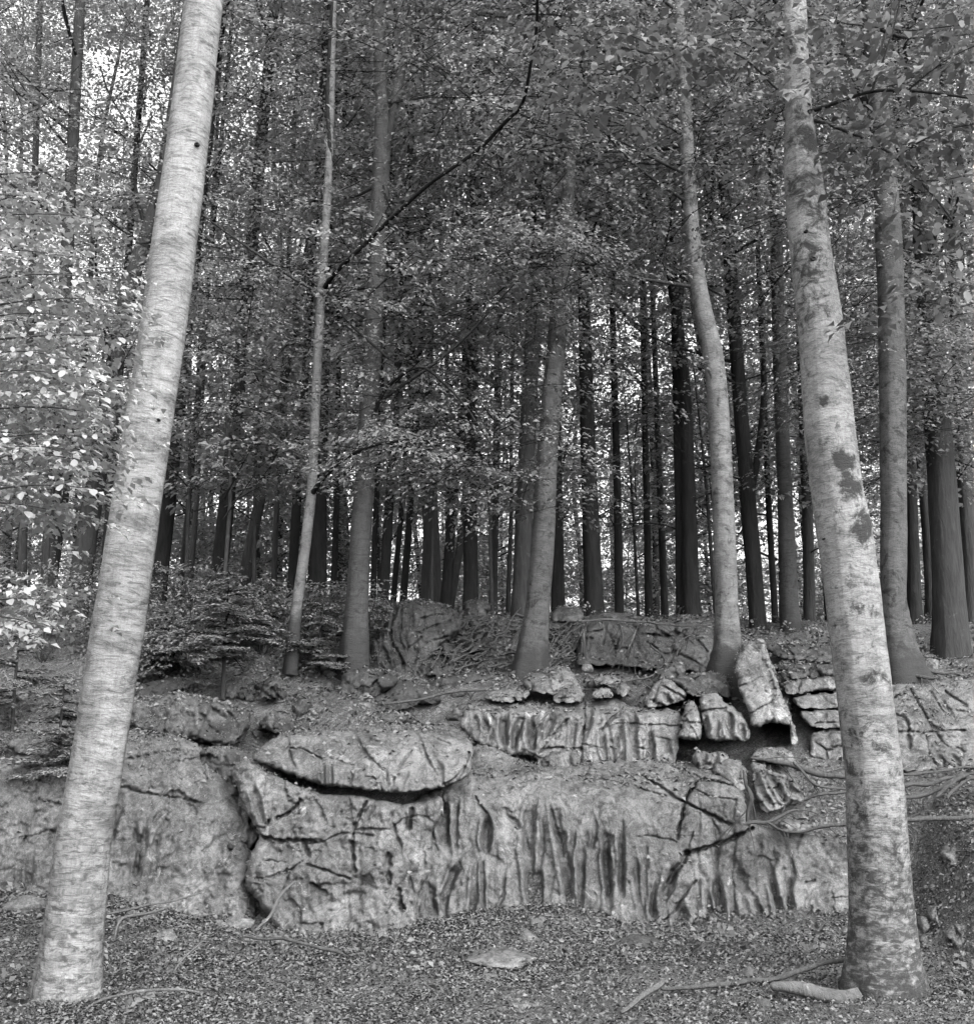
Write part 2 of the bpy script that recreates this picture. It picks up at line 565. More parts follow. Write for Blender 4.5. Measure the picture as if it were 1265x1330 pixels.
    for line, hw, dep in flutes:
        ln = chaikin(line, 2, False)
        q, f = seg_dist(ln, wx, wy)
        wloc = hw * (.4 + .5 * np.sin(np.clip(f * .8 + .1, 0, 1) * math.pi) ** .6)
        k = np.clip(q / wloc, 0, 2.2)
        end = sstep(0, .35, f) * sstep(0, .25, 1 - f) * .9 + .1
        D = D + .8 * dep * end * np.where(k < 1, np.cos(k * math.pi / 2) ** .85, 0) - dep * .3 * end * np.exp(-((k - 1.4) / .4) ** 2)
    for line, hw, dep in cracks:
        ln = chaikin(line, 1, False)
        q, f = seg_dist(ln, wx, wy)
        wloc = hw * .7 * (.75 + .6 * n2(f * 9, f * 0 + .3, seed + int(line[0][0]), 2))
        k = q / np.maximum(wloc, step * .55)
        D = D + .75 * dep * np.clip(1.25 - k, 0, 1) ** .8
    P3 = at(X, Y, D)
    idm = -np.ones(X.shape, int)
    qi = np.argwhere(cells)
    quads_rc = np.stack([qi, qi + (0, 1), qi + (1, 1), qi + (1, 0)], 1)       # image order
    flat = quads_rc[..., 0] * X.shape[1] + quads_rc[..., 1]
    uq, inv = np.unique(flat.ravel(), return_inverse=True)
    V = P3.reshape(-1, 3)[uq]
    Fq = inv.reshape(-1, 4)[:, ::-1]
    # close the block: push its rim back and cap it
    E = np.concatenate([np.stack([Fq[:, k], Fq[:, (k + 1) % 4]], -1) for k in range(4)])
    key = E[:, 0].astype(np.int64) * len(V) + E[:, 1]
    rev = E[:, 1].astype(np.int64) * len(V) + E[:, 0]
    be = E[~np.isin(key, rev)]
    bv = np.unique(be)
    mp = -np.ones(len(V), int); mp[bv] = len(V) + np.arange(len(bv))
    c = V.mean(0)
    B = V[bv].copy()
    B[:, 0] = c[0] + (B[:, 0] - c[0]) * .93; B[:, 2] = c[2] + (B[:, 2] - c[2]) * .93
    B[:, 1] += thick; B[:, 0] += thick * c[0] / c[1]; B[:, 2] += thick * (c[2] - CAMZ) / c[1] * .8
    allv = np.vstack([V, B, [[B[:, 0].mean(), B[:, 1].max(), B[:, 2].mean()]]])
    ci = len(allv) - 1
    sideq = np.stack([be[:, 1], be[:, 0], mp[be[:, 0]], mp[be[:, 1]]], -1)
    cap = np.stack([mp[be[:, 1]], mp[be[:, 0]], np.full(len(be), ci)], -1)
    base = np.array([c[0], c[1] + thick * .3, allv[:, 2].min()])
    o = obj(name, mesh_np(name, allv - base, [Fq, sideq, cap], True), M[mat], None, base)
    return tag(o, label, cat, group)


def cr(x0, y0, s, pts):
    return [(x0 + a / s, y0 + b / s) for a, b in pts]


def C1(*p): return cr(300, 860, 3.514, p)
def C2(*p): return cr(580, 860, 3.953, p)
def C3(*p): return cr(840, 800, 4.518, p)
def C4(*p): return cr(500, 960, 4.217, p)
def C5(*p): return cr(780, 960, 3.721, p)
def C6(*p): return cr(440, 760, 3.953, p)
def C7(*p): return cr(150, 860, 3.912, p)
def C8(*p): return cr(1010, 780, 4.031, p)
def R2(*p): return cr(300, 740, 2.66, p)
def R3(*p): return cr(600, 740, 2.66, p)


# the broad fluted ledge at the foot of the outcrop
flA = [
    (C4((310, 290), (320, 520), (345, 620)), 9, .11), (C4((545, 400), (562, 470), (550, 640)), 7, .17),
    (C4((430, 640), (345, 800), (318, 960)), 7, .09), (C4((500, 640), (488, 800), (482, 980)), 6, .08),
    (C4((540, 620), (528, 800), (548, 980)), 4, .06), (C4((815, 270), (778, 560), (795, 720), (806, 960)), 9, .14),
    (C4((850, 680), (842, 820), (838, 960)), 6, .09), (C4((930, 340), (945, 500), (985, 680), (1010, 820), (1030, 1010)), 9, .13),
    (C4((1045, 480), (1008, 640), (1030, 800)), 5, .08), (C4((1078, 560), (1062, 800), (1058, 1020)), 7, .10),
    (C4((400, 300), (375, 450), (385, 640)), 5, .06), (C4((880, 300), (930, 470), (975, 640)), 4, .06),
    (C4((640, 400), (740, 480), (790, 640)), 5, .05), (C4((660, 720), (650, 860), (580, 960)), 3, .05),
    (C4((1120, 380), (1160, 500), (1120, 640)), 4, .05), (C4((1200, 480), (1215, 700), (1240, 960)), 6, .08),
    (C4((240, 760), (235, 900), (290, 1000)), 9, .07),
    (C5((105, 400), (100, 560), (105, 780)), 6, .10), (C5((50, 430), (18, 620), (40, 850)), 6, .08),
    (C5((150, 520), (190, 760), (212, 930)), 6, .08), (C5((215, 500), (208, 640), (225, 860)), 5, .07),
    (C5((272, 700), (258, 800), (255, 920)), 5, .08), (C5((375, 780), (392, 880), (388, 1000)), 11, .15),
    (C5((510, 660), (522, 830), (565, 1010)), 6, .09), (C5((545, 640), (575, 790), (592, 1010)), 8, .11),
    (C5((640, 820), (648, 920), (640, 1040)), 8, .09), (C5((690, 700), (760, 820), (805, 960)), 6, .07),
    (C5((820, 680), (880, 870), (895, 1000)), 8, .11), (C5((895, 640), (912, 800), (935, 1020)), 8, .10),
    (C5((910, 560), (930, 660), (905, 740)), 6, .05), (C5((960, 880), (1040, 960), (1090, 1050)), 6, .06),
    (C5((650, 560), (690, 700), (680, 850)), 9, .05), (C5((800, 560), (830, 700), (850, 800)), 6, .06),
    (C5((1100, 930), (1140, 1000), (1180, 1060)), 5, .05), (C5((300, 640), (250, 740), (240, 880)), 5, .05),
    (C5((360, 600), (330, 720), (290, 800)), 9, .09)]
crA = [
    (C5((200, 180), (300, 245), (400, 300), (520, 365), (640, 420)), 3.4, .13), (C5((440, 230), (405, 300), (390, 370), (375, 480)), 3.6, .14),
    (C5((400, 300), (430, 240), (485, 195), (560, 205), (660, 225)), 3.2, .12), (C5((415, 560), (380, 620), (330, 690)), 8, .16),
    (C5((415, 555), (520, 530), (640, 480), (740, 430)), 5, .18), (C5((0, 200), (120, 215), (300, 270), (400, 300)), 1.6, .05),
    (C5((160, 470), (290, 470), (370, 500)), 1.5, .06), (C5((340, 130), (480, 190)), 2, .08), (C5((460, 240), (540, 290), (660, 290)), 1.8, .06),
    (C5((440, 450), (425, 540)), 1.8, .06), (C5((460, 690), (400, 760), (350, 850), (300, 880)), 3.2, .09), (C5((530, 380), (570, 450), (580, 490)), 1.8, .05),
    (C4((825, 945), (900, 925), (985, 955)), 1.7, .06), (C4((1090, 965), (1160, 960), (1240, 985)), 1.9, .07),
    (C4((370, 965), (420, 960), (470, 970)), 1.3, .04), (C4((650, 955), (750, 965)), 1.3, .04),
    (C5((0, 855), (70, 880), (140, 900)), 1.5, .05), (C5((180, 890), (215, 940)), 1.8, .06), (C5((990, 690), (1040, 690)), 3, .06),
    (C5((1000, 890), (1018, 820)), 2, .05), (C5((1110, 765), (1210, 765)), 1.6, .05), (C4((500, 320), (550, 405)), 2.6, .1),
    (C4((105, 400), (150, 490)), 5, .14), (C4((480, 195), (540, 200)), 1.8, .06), (C4((1100, 200), (1140, 150)), 1.5, .05), (C4((320, 280), (300, 520)), 2, .05)]
rock('rock_ledge', 'broad pale rock ledge with vertical flutes at the foot of the outcrop, largest rock', 
     [(455, 1245), (450, 1165), (480, 1100), (512, 1052), (560, 1030), (604, 1010), (610, 968), (632, 967), (660, 980), (700, 995), (745, 996), (790, 988), (850, 987), (905, 992), (945, 1005),
      (966, 1030), (972, 1066), (1000, 1078), (1060, 1086), (1120, 1090), (1128, 1285), (1040, 1285), (980, 1282), (900, 1278), (760, 1268), (640, 1256), (560, 1250)],
     8.72, 9.55, 'rock', crA, flA, step=1.5, edge=12, push=.12, thick=1.2, bump=.06, seed=11, shelf=.5, fine=.3, flow=(.055, 58, .10, .88), chip=.005)

rock('rock_slab', 'lens shaped rock slab overhanging a dark curved gap above the cracked rocks',
     C1((90, 440), (150, 370), (255, 320), (320, 318), (420, 300), (570, 282), (700, 278), (860, 290), (960, 284), (1050, 312), (1100, 365), (1108, 430), (1090, 515), (1010, 558),
        (960, 575), (830, 597), (720, 598), (600, 586), (500, 572), (420, 567), (300, 527), (190, 486), (120, 462)),
     8.92, 9.75, 'rock', [
         (C1((270, 395), (340, 400), (400, 435), (415, 450)), 2.2, .08), (C1((262, 330), (262, 420), (295, 480)), 2.6, .09), (C1((255, 325), (200, 380)), 1.8, .06),
         (C1((550, 310), (600, 390), (690, 500)), 3.4, .07), (C1((830, 400), (760, 490), (725, 590)), 2.6, .07), (C1((850, 330), (890, 420), (945, 520)), 3.2, .09),
         (C1((610, 520), (680, 545), (690, 590)), 2, .06), (C1((740, 320), (850, 320), (1000, 375)), 1.8, .05), (C1((400, 440), (560, 470)), 1.6, .04), (C1((1085, 420), (1060, 510), (970, 560)), 4, .1)],
     [(C1((405, 440), (418, 500), (420, 570)), 5, .09), (C1((455, 430), (452, 500), (455, 575)), 5, .08), (C1((545, 480), (540, 530), (540, 580)), 5, .06), (C1((700, 480), (705, 540), (715, 590)), 5, .07),
      (C1((640, 300), (610, 330), (640, 370), (690, 360)), 5, .05), (C1((930, 440), (960, 500), (965, 560)), 5, .08), (C1((820, 480), (790, 540), (770, 590)), 4, .04), (C1((880, 470), (850, 530)), 4, .03), (C1((480, 400), (420, 450)), 4, .04)],
     step=1.7, edge=9, push=.16, thick=1.0, bump=.055, seed=21, shelf=.35, fine=.35, flow=(.03, 44, .1, .6), grounded=False, chip=.008)

rock('cracked_rock', 'cracked blocky rock below the lens shaped slab, split by dark joints',
     R2((0, 690), (40, 645), (110, 690), (200, 735), (320, 778), (400, 775), (520, 795), (600, 815), (640, 800), (735, 780), (735, 850), (690, 920), (700, 1040), (640, 1130), (640, 1330), (490, 1330), (320, 1330), (170, 1270), (110, 1170), (44, 1095), (56, 1010), (104, 920), (46, 830)),
     8.60, 9.12, 'rock', [
         (R2((115, 925), (200, 938), (290, 942)), 4.2, .16), (R2((160, 858), (200, 845), (240, 800)), 4.2, .14), (R2((110, 900), (130, 870)), 4, .1), (R2((415, 945), (430, 1040)), 5.5, .14), (R2((470, 800), (430, 880), (420, 930)), 4, .11),
         (R2((265, 1025), (330, 1040), (410, 1070)), 3, .09), (R2((270, 990), (255, 950)), 6, .12), (R2((290, 945), (420, 905), (490, 920)), 2.2, .06), (R2((80, 1070), (150, 1060), (250, 1010)), 2.4, .07), (R2((110, 1000), (180, 1010)), 1.8, .05),
         (R2((285, 1090), (320, 1120)), 6, .1), (R2((545, 980), (545, 1090)), 6, .12), (R2((580, 1110), (590, 1170)), 6, .12), (R2((620, 830), (615, 890)), 6, .14), (R2((730, 780), (722, 930)), 3, .09), (R2((170, 1120), (210, 1030)), 2, .05),
         (R2((10, 880), (110, 890)), 4, .08), (R2((560, 880), (590, 960)), 4, .07)],
     [(R2((430, 1050), (480, 1090), (400, 1160)), 14, .05), (R2((500, 800), (460, 860)), 5, .05), (R2((610, 1050), (640, 1150)), 4, .04), (R2((690, 1080), (715, 1170)), 7, .06), (R2((720, 880), (760, 970), (740, 1060)), 7, .1),
      (R2((60, 720), (100, 840), (110, 900)), 7, .08), (R2((0, 760), (30, 850)), 6, .08), (R2((310, 830), (330, 900)), 4, .04), (R2((380, 790), (340, 880)), 4, .03), (R2((560, 830), (540, 900)), 4, .03)],
     step=1.6, edge=10, push=.16, thick=.9, bump=.07, seed=31, blocks=(64, .012, .02), fine=.3, flow=(.03, 48, .2, 1.0), chip=.009)

rock('rock_slab', 'domed smooth rock slab with curving grooves just right of the white birch foot',
     [(-40, 1260), (-30, 1000), (40, 975), (100, 962), (170, 946), (240, 958), (268, 975), (285, 1000), (300, 1020), (318, 1050), (332, 1110), (330, 1170), (335, 1245), (200, 1255), (130, 1260)],
     8.55, 9.45, 'rock', [
         (C7((-300, 500), (40, 490), (150, 485), (240, 458), (330, 440)), 2.6, .09), (C7((-250, 600), (40, 630), (130, 668), (280, 685), (410, 705)), 2.6, .09), (C7((470, 470), (440, 540), (470, 600)), 3, .07),
         (C7((320, 650), (390, 700), (450, 720)), 2, .05), (C7((-400, 700), (-200, 760)), 3, .08), (C7((-480, 900), (-300, 840), (-240, 960)), 3, .08), (C7((400, 560), (470, 590)), 2, .05)],
     [(C7((90, 780), (105, 900), (122, 1000), (80, 1130)), 5, .09), (C7((155, 790), (140, 960), (100, 1150)), 6, .09), (C7((240, 740), (180, 830)), 4, .06), (C7((320, 720), (240, 830), (180, 960), (160, 1090)), 6, .05), (C7((50, 690), (0, 800), (-30, 950)), 5, .06),
      (C7((380, 760), (350, 900), (290, 1060)), 8, .04), (C7((280, 980), (240, 1020)), 4, .06), (C7((210, 900), (200, 1100)), 4, .05), (C7((420, 620), (380, 580), (360, 520)), 5, .05), (C7((-300, 800), (-330, 1000)), 8, .06), (C7((-420, 950), (-440, 1150)), 7, .06)],
     step=2, edge=30, push=.3, thick=1.0, bump=.10, seed=41, shelf=.4, dome=.2, flow=(.05, 40, .15, .8), chip=.014)

rock('boulder', 'mossy boulder with a pale patch on its top left, above the domed slab',
     C7((40, 200), (80, 190), (150, 182), (240, 178), (330, 148), (440, 172), (560, 212), (680, 250), (692, 320), (650, 410), (580, 435), (480, 415), (380, 395), (240, 380), (100, 350), (30, 335)),
     10.15, 10.5, 'rock_moss', [(C7((250, 200), (260, 300)), 2, .04), (C7((560, 250), (620, 300)), 3, .06), (C7((440, 260), (480, 330), (540, 380)), 3, .06), (C7((500, 240), (560, 300)), 3, .05)], [(C7((340, 210), (380, 300), (360, 380)), 8, .08)],
     step=1.8, edge=9, push=.22, thick=.9, bump=.12, seed=51, fine=.3, px_noise=40, blocks=(44, .02, .035))

rock('rubble_rock', 'steep strip of broken rubble between the domed slab and the cracked rocks',
     C7((430, 450), (560, 430), (700, 470), (790, 560), (760, 760), (740, 960), (720, 1130), (700, 1330), (480, 1330), (480, 900), (440, 700), (380, 560)),
     8.8, 9.7, 'rock_moss', (), (), step=1.7, edge=8, push=.2, thick=.8, bump=.09, seed=55, blocks=(19, .05, .035), fine=.5)

# second tier
rock('rock_ledge', 'upper fluted ledge with pale pillars standing in a row above the broad ledge',
     C2((60, 330), (80, 280), (110, 215), (150, 197), (250, 202), (380, 215), (540, 212), (700, 205), (760, 190), (900, 187), (930, 235), (1060, 238), (1210, 242), (1215, 320), (1190, 390), (1175, 545), (1030, 545), (840, 545), (700, 560), (640, 560), (470, 560),
        (465, 490), (380, 480), (300, 478), (200, 436), (130, 408)),
     9.95, 10.5, 'rock_pale', [
         (C2((700, 205), (710, 260), (700, 380), (690, 520)), 3.4, .16), (C2((930, 210), (840, 300), (790, 350)), 3.2, .1), (C2((340, 285), (400, 290)), 1.6, .05), (C2((630, 290), (545, 360), (500, 450)), 2.4, .08),
         (C2((700, 430), (800, 440)), 1.8, .06), (C2((960, 440), (1030, 450)), 1.8, .06), (C2((840, 310), (940, 320), (1190, 325)), 1.8, .06), (C2((470, 480), (500, 450), (620, 440), (690, 450)), 3, .1), (C2((940, 240), (1210, 240)), 1.5, .05), (C2((540, 212), (700, 205), (870, 185)), 1.5, .06)],
     [(C2((190, 270), (200, 340), (180, 420)), 6, .11), (C2((215, 300), (225, 420)), 5, .09), (C2((310, 225), (285, 330), (312, 470)), 7, .16), (C2((405, 240), (350, 370), (340, 480)), 7, .16), (C2((430, 235), (425, 330), (440, 480)), 7, .16),
      (C2((520, 240), (480, 310), (445, 350)), 5, .1), (C2((560, 250), (515, 330), (500, 430)), 6, .10), (C2((650, 290), (655, 360), (640, 440)), 5, .08), (C2((620, 280), (600, 330)), 4, .06), (C2((740, 200), (735, 300), (700, 400)), 6, .12),
      (C2((795, 340), (805, 420), (830, 540)), 6, .12), (C2((835, 360), (850, 440), (855, 540)), 5, .1), (C2((880, 340), (870, 440), (870, 540)), 5, .1), (C2((935, 230), (965, 330), (955, 540)), 8, .16), (C2((905, 440), (890, 540)), 4, .08), (C2((1035, 320), (1045, 420), (1050, 540)), 7, .14),
      (C2((130, 260), (160, 340), (150, 410)), 5, .08), (C2((590, 340), (560, 400)), 4, .06), (C2((770, 220), (790, 330)), 5, .05), (C2((1130, 400), (1160, 540)), 6, .06)],
     step=1.5, edge=9, push=.14, thick=1.1, bump=.05, seed=61, shelf=.35, fine=.3, flow=(.045, 26, .1, 1.0), chip=.006)
rock('rounded_rock', 'rounded low rock in front of the upper fluted ledge, above the broad ledge', C2((470, 540), (500, 470), (560, 440), (620, 440), (690, 450), (690, 540), (640, 575), (520, 570)), 9.85, 10.0, 'rock', (), [(C2((620, 460), (645, 550)), 4, .06)], step=1.6, edge=12, push=.22, thick=.6, bump=.04, seed=62)

# loose blocks on the second tier
rock('wedge_rock', 'large smooth wedge shaped rock right of the leaning beech foot', C2((375, 110), (400, 80), (470, 45), (560, 28), (620, 18), (655, 60), (690, 130), (640, 165), (540, 165), (460, 160), (400, 140)), 10.75, 11.2, 'rock', [(C2((430, 80), (445, 150)), 2, .05)], [], step=1.6, edge=12, push=.25, thick=.7, bump=.05, seed=71, blocks=(22, .01, .022), fine=.35)
rock('flat_stone', 'long flat stone lying on the upper fluted ledge left of the wedge rock', C2((185, 190), (215, 145), (320, 135), (440, 150), (430, 185), (360, 205), (250, 203)), 10.55, 10.8, 'rock', (), [], step=1.5, edge=7, push=.12, thick=.6, bump=.04, seed=72, blocks=(22, .01, .022), fine=.35)
rock('rock_block', 'squat block on the upper fluted ledge beside the wide crack', C2((540, 205), (560, 150), (620, 128), (700, 130), (715, 165), (700, 205), (620, 212)), 10.5, 10.7, 'rock', [(C2((610, 140), (605, 205)), 1.8, .05)], (), step=1.5, edge=8, push=.14, thick=.6, bump=.04, seed=73, blocks=(22, .01, .022), fine=.35)
rock('rock_block', 'pale rounded block on the upper fluted ledge right of the wide crack', C2((740, 185), (745, 145), (800, 125), (860, 140), (875, 175), (830, 190)), 10.5, 10.7, 'rock_pale', (), [], step=1.5, edge=8, push=.15, thick=.5, bump=.04, seed=74, blocks=(22, .01, .022), fine=.35)
rock('flat_stone', 'thin flat slab lying behind the pale rounded block', C2((735, 90), (800, 75), (905, 72), (910, 95), (840, 115), (770, 112)), 10.95, 11.2, 'rock', (), [], step=1.5, edge=6, push=.1, thick=.5, bump=.03, seed=75, blocks=(22, .01, .022), fine=.35)
rock('rock_block', 'angular block wedged between the thin flat slab and the pale streaked rock', C2((860, 130), (930, 95), (945, 140), (920, 190), (870, 180)), 10.7, 10.85, 'rock', (), [], step=1.5, edge=7, push=.13, thick=.5, bump=.04, seed=76, blocks=(22, .01, .022), fine=.35)
rock('boulder', 'rounded boulder at the left foot of the lichened beech', C2((1060, 60), (1140, 10), (1215, -10), (1240, 60), (1210, 100), (1100, 85)), 11.0, 11.25, 'rock_moss', (), [], step=1.6, edge=10, push=.22, thick=.6, bump=.05, seed=77, blocks=(22, .01, .022), fine=.35)
rock('streaked_rock', 'pale streaked rock broken open below the lichened beech', C3((-20, 520), (20, 430), (60, 370), (130, 360), (250, 470), (230, 500), (120, 520), (60, 550)), 10.5, 10.8, 'rock_pale', [(C3((80, 400), (230, 490)), 4, .1), (C3((60, 410), (40, 500)), 4, .09)], [(C3((100, 460), (150, 520)), 5, .08)], step=1.5, edge=9, push=.16, thick=.6, bump=.06, seed=78, blocks=(22, .01, .022), fine=.35)
rock('sloping_rock', 'sloping rock at the foot of the lichened beech, above the broken blocks', C3((130, 370), (250, 345), (340, 325), (450, 350), (490, 385), (500, 500), (420, 450), (300, 480), (250, 475)), 10.6, 11.0, 'rock_moss', (), [(C3((420, 380), (460, 480)), 8, .06)], step=1.6, edge=10, push=.2, thick=.7, bump=.06, seed=79, blocks=(22, .01, .022), fine=.35)
rock('broken_block', 'pointed split block overhanging the left dark hollow', C3((180, 720), (200, 660), (215, 560), (235, 500), (270, 485), (300, 540), (325, 640), (330, 720), (310, 742), (230, 725)), 9.95, 10.25, 'rock_pale', [(C3((215, 625), (320, 640)), 2, .08), (C3((280, 530), (225, 610)), 2, .05)], (), step=1.4, edge=8, push=.16, thick=.7, bump=.04, seed=81, grounded=False)
rock('broken_block', 'ribbed block overhanging the middle dark hollow', C3((300, 470), (370, 445), (430, 455), (450, 500), (500, 540), (560, 560), (625, 735), (520, 738), (440, 735), (350, 740), (330, 600)), 9.9, 10.3, 'rock_pale', [(C3((320, 560), (460, 545)), 2.4, .07)], [(C3((350, 570), (345, 740)), 5, .12), (C3((490, 560), (490, 735)), 7, .14), (C3((560, 600), (565, 735)), 5, .11), (C3((410, 600), (400, 735)), 4, .06)], step=1.4, edge=8, push=.16, thick=.7, bump=.04, seed=82, grounded=False)
rock('leaning_slab', 'tall lichened slab leaning left with a dark undercut foot', C3((560, 165), (640, 138), (692, 142), (715, 220), (740, 290), (768, 400), (800, 480), (835, 570), (862, 640), (848, 650), (760, 625), (680, 640), (615, 680), (600, 590), (550, 460), (512, 340), (535, 240)), 9.95, 10.7, 'rock_pale', [(C3((540, 420), (700, 340)), 1.8, .05), (C3((600, 580), (790, 470)), 2.2, .06), (C3((715, 240), (790, 470), (850, 640)), 2, .06)], [(C3((690, 300), (760, 470)), 5, .05)], step=1.5, edge=7, push=.12, thick=.8, bump=.05, seed=83, grounded=False, fine=.4)
rock('rock_fin', 'narrow pale rock fin along the right edge of the leaning slab', C3((735, 330), (760, 440), (800, 470), (830, 540), (860, 640), (885, 700), (880, 785), (840, 770), (850, 690), (800, 560), (760, 480)), 10.0, 10.45, 'rock_pale', (), [], step=1.4, edge=4, push=.07, thick=.7, bump=.03, seed=84)
rock('knobbly_rock', 'knobbly pale rock with rounded humps at the lip of the dark hollows', C3((255, 850), (265, 790), (300, 780), (330, 800), (370, 785), (400, 800), (450, 790), (485, 820), (480, 890), (380, 900), (280, 890)), 9.72, 9.85, 'rock_pale', (), [(C3((325, 790), (335, 880)), 5, .1), (C3((410, 790), (405, 880)), 5, .1)], step=1.4, edge=10, push=.2, thick=.3, bump=.05, seed=85, blocks=(22, .01, .022), fine=.35)
rock('rounded_rock', 'rounded upright block between the knobbly stones and the hanging root', C3((370, 920), (400, 850), (480, 825), (560, 850), (590, 920), (600, 1000), (560, 1050), (430, 960)), 9.45, 9.75, 'rock', (), [], step=1.5, edge=10, push=.2, thick=.5, bump=.04, seed=86, blocks=(22, .01, .022), fine=.35)
rock('flat_stone', 'thick flat stone below the foot of the leaning slab', C3((600, 830), (640, 778), (740, 768), (842, 765), (870, 830), (890, 880), (830, 885), (740, 860), (640, 850)), 9.7, 10.0, 'rock', (), [], step=1.5, edge=8, push=.16, thick=.5, bump=.04, seed=87, blocks=(22, .01, .022), fine=.35)
rock('ribbed_rock', 'ribbed rock with slanting ridges between the hanging root and the right birch', C5((720, 110), (780, 115), (830, 160), (920, 180), (985, 260), (990, 300), (880, 330), (820, 360), (770, 350), (735, 230)), 9.25, 9.75, 'rock_pale', [(C5((790, 245), (850, 235)), 1.8, .05)], [(C5((740, 140), (770, 250), (830, 340)), 5, .1), (C5((800, 150), (860, 250), (900, 320)), 6, .12), (C5((880, 170), (920, 250), (980, 290)), 6, .12)], step=1.5, edge=9, push=.2, thick=.6, bump=.05, seed=88, blocks=(22, .01, .022), fine=.35)
rock('flat_stone', 'pale flat stone between the roots left of the right birch', C5((850, 410), (900, 385), (1000, 395), (1060, 410), (1030, 445), (930, 450), (870, 440)), 8.98, 9.15, 'rock_pale', (), [], step=1.5, edge=8, push=.15, thick=.4, bump=.03, seed=89, blocks=(22, .01, .022), fine=.35)

# stacked courses on the right
for k, (o_, d, lb) in enumerate([
        (C3((785, 420), (800, 385), (900, 375), (1110, 358), (1320, 370), (1320, 445), (1110, 442), (960, 446), (840, 468)), 10.75, 'uppermost of the three flat stone courses beside the leaning slab'),
        (C3((845, 490), (930, 462), (1110, 452), (1320, 455), (1320, 535), (1110, 538), (900, 550)), 10.55, 'middle one of the three flat stone courses beside the leaning slab'),
        (C3((895, 560), (1000, 553), (1130, 553), (1320, 550), (1320, 660), (1140, 660), (940, 655)), 10.4, 'lowest of the three flat stone courses beside the leaning slab')]):
    rock('stone_course', lb, o_, d, d + .15, 'rock', [(C3((1000, 632), (1130, 625)), 2, .06)] if k == 2 else [(C3((900, 380), (890, 450)), 2, .06)] if k == 0 else (), (), step=1.6, edge=5, push=.09, thick=.7, bump=.04, seed=90 + k)
rock('rock_block', 'cracked block below the three flat stone courses', C3((945, 740), (955, 690), (1020, 668), (1160, 665), (1320, 670), (1320, 900), (1170, 885), (1000, 860), (950, 820)), 10.1, 10.35, 'rock', [(C3((1045, 790), (1050, 870)), 2.4, .08), (C3((1045, 790), (1160, 775)), 2.2, .07), (C3((980, 740), (1045, 790)), 2, .06)], (), step=1.6, edge=8, push=.16, thick=.7, bump=.07, seed=95, blocks=(34, .03, .02))
rock('layered_rock', 'dark layered rock above the stacked stone courses', C3((690, 170), (800, 160), (960, 170), (1100, 190), (1320, 180), (1320, 280), (1100, 275), (880, 265), (740, 245)), 11.7, 12.1, 'rock_dark', (), (), step=1.7, edge=6, push=.12, thick=.8, bump=.07, seed=96, strata=(3, 12, .05))
rock('layered_rock', 'low rubbly rock layer just above the stacked stone courses', C3((745, 290), (820, 265), (960, 280), (1100, 285), (1320, 290), (1320, 365), (1100, 350), (900, 370), (780, 380)), 11.2, 11.5, 'rock_dark', (), (), step=1.7, edge=7, push=.14, thick=.7, bump=.07, seed=97, blocks=(24, .05, .03))
rock('sloping_slab', 'tilted slab with diagonal joints right of the right birch',
     C8((560, 440), (700, 430), (850, 420), (980, 400), (1150, 390), (1150, 900), (980, 870), (850, 890), (640, 895), (560, 890)),
     9.75, 11.0, 'rock', [(C8((700, 470), (760, 580), (830, 690), (980, 680)), 3, .1), (C8((800, 480), (880, 600)), 2.6, .07), (C8((880, 480), (1000, 560)), 3, .08), (C8((600, 690), (700, 690), (830, 690)), 2.6, .09), (C8((620, 600), (690, 650), (690, 780)), 5, .12), (C8((790, 790), (840, 870)), 2, .06), (C8((830, 700), (880, 760), (980, 790)), 2.4, .07), (C8((560, 520), (700, 470)), 2, .06), (C8((780, 700), (800, 820)), 2, .05)],
     [(C8((840, 500), (930, 640)), 4, .05), (C8((830, 790), (890, 880)), 5, .07), (C8((900, 800), (960, 880)), 5, .07)], step=1.9, edge=10, push=.2, thick=.9, bump=.06, seed=98)

# back tier under the forest edge
rock('rock_outcrop', 'dark outcrop of upright layers on the ridge left of the leaning beech',
     C6((165, 440), (160, 330), (185, 250), (225, 140), (290, 90), (400, 72), (520, 98), (600, 120), (640, 170), (620, 250), (520, 330), (440, 420), (380, 490), (320, 490), (230, 450)),
     12.2, 13.3, 'rock_dark', [(C6((310, 95), (270, 190), (265, 290), (330, 400), (335, 480)), 4.5, .2), (C6((330, 130), (310, 260), (330, 330)), 3, .12), (C6((400, 250), (560, 190), (620, 170)), 3, .1), (C6((420, 170), (560, 150)), 2.4, .08), (C6((230, 200), (220, 300)), 2.6, .09), (C6((340, 340), (420, 270)), 3, .1), (C6((440, 300), (560, 260)), 2.6, .09)],
     [(C6((360, 110), (370, 230)), 6, .08), (C6((200, 300), (260, 420)), 6, .1), (C6((250, 120), (225, 260)), 5, .08), (C6((390, 290), (380, 420)), 7, .1)], step=1.6, edge=14, push=.4, thick=1.2, bump=.1, seed=101, strata=(80, 13, .07))
rock('rubble_bank', 'dark bank of rubble and matted roots between the ridge outcrop and the leaning beech',
     C6((420, 240), (560, 190), (640, 150), (760, 150), (900, 170), (960, 180), (1070, 185), (1190, 200), (1200, 380), (1060, 430), (900, 470), (700, 460), (500, 470), (400, 460), (380, 400)),
     12.0, 13.9, 'rock_dark', (), (), step=1.7, edge=10, push=.25, thick=.9, bump=.12, seed=102, blocks=(17, .09, .06), fine=.5)
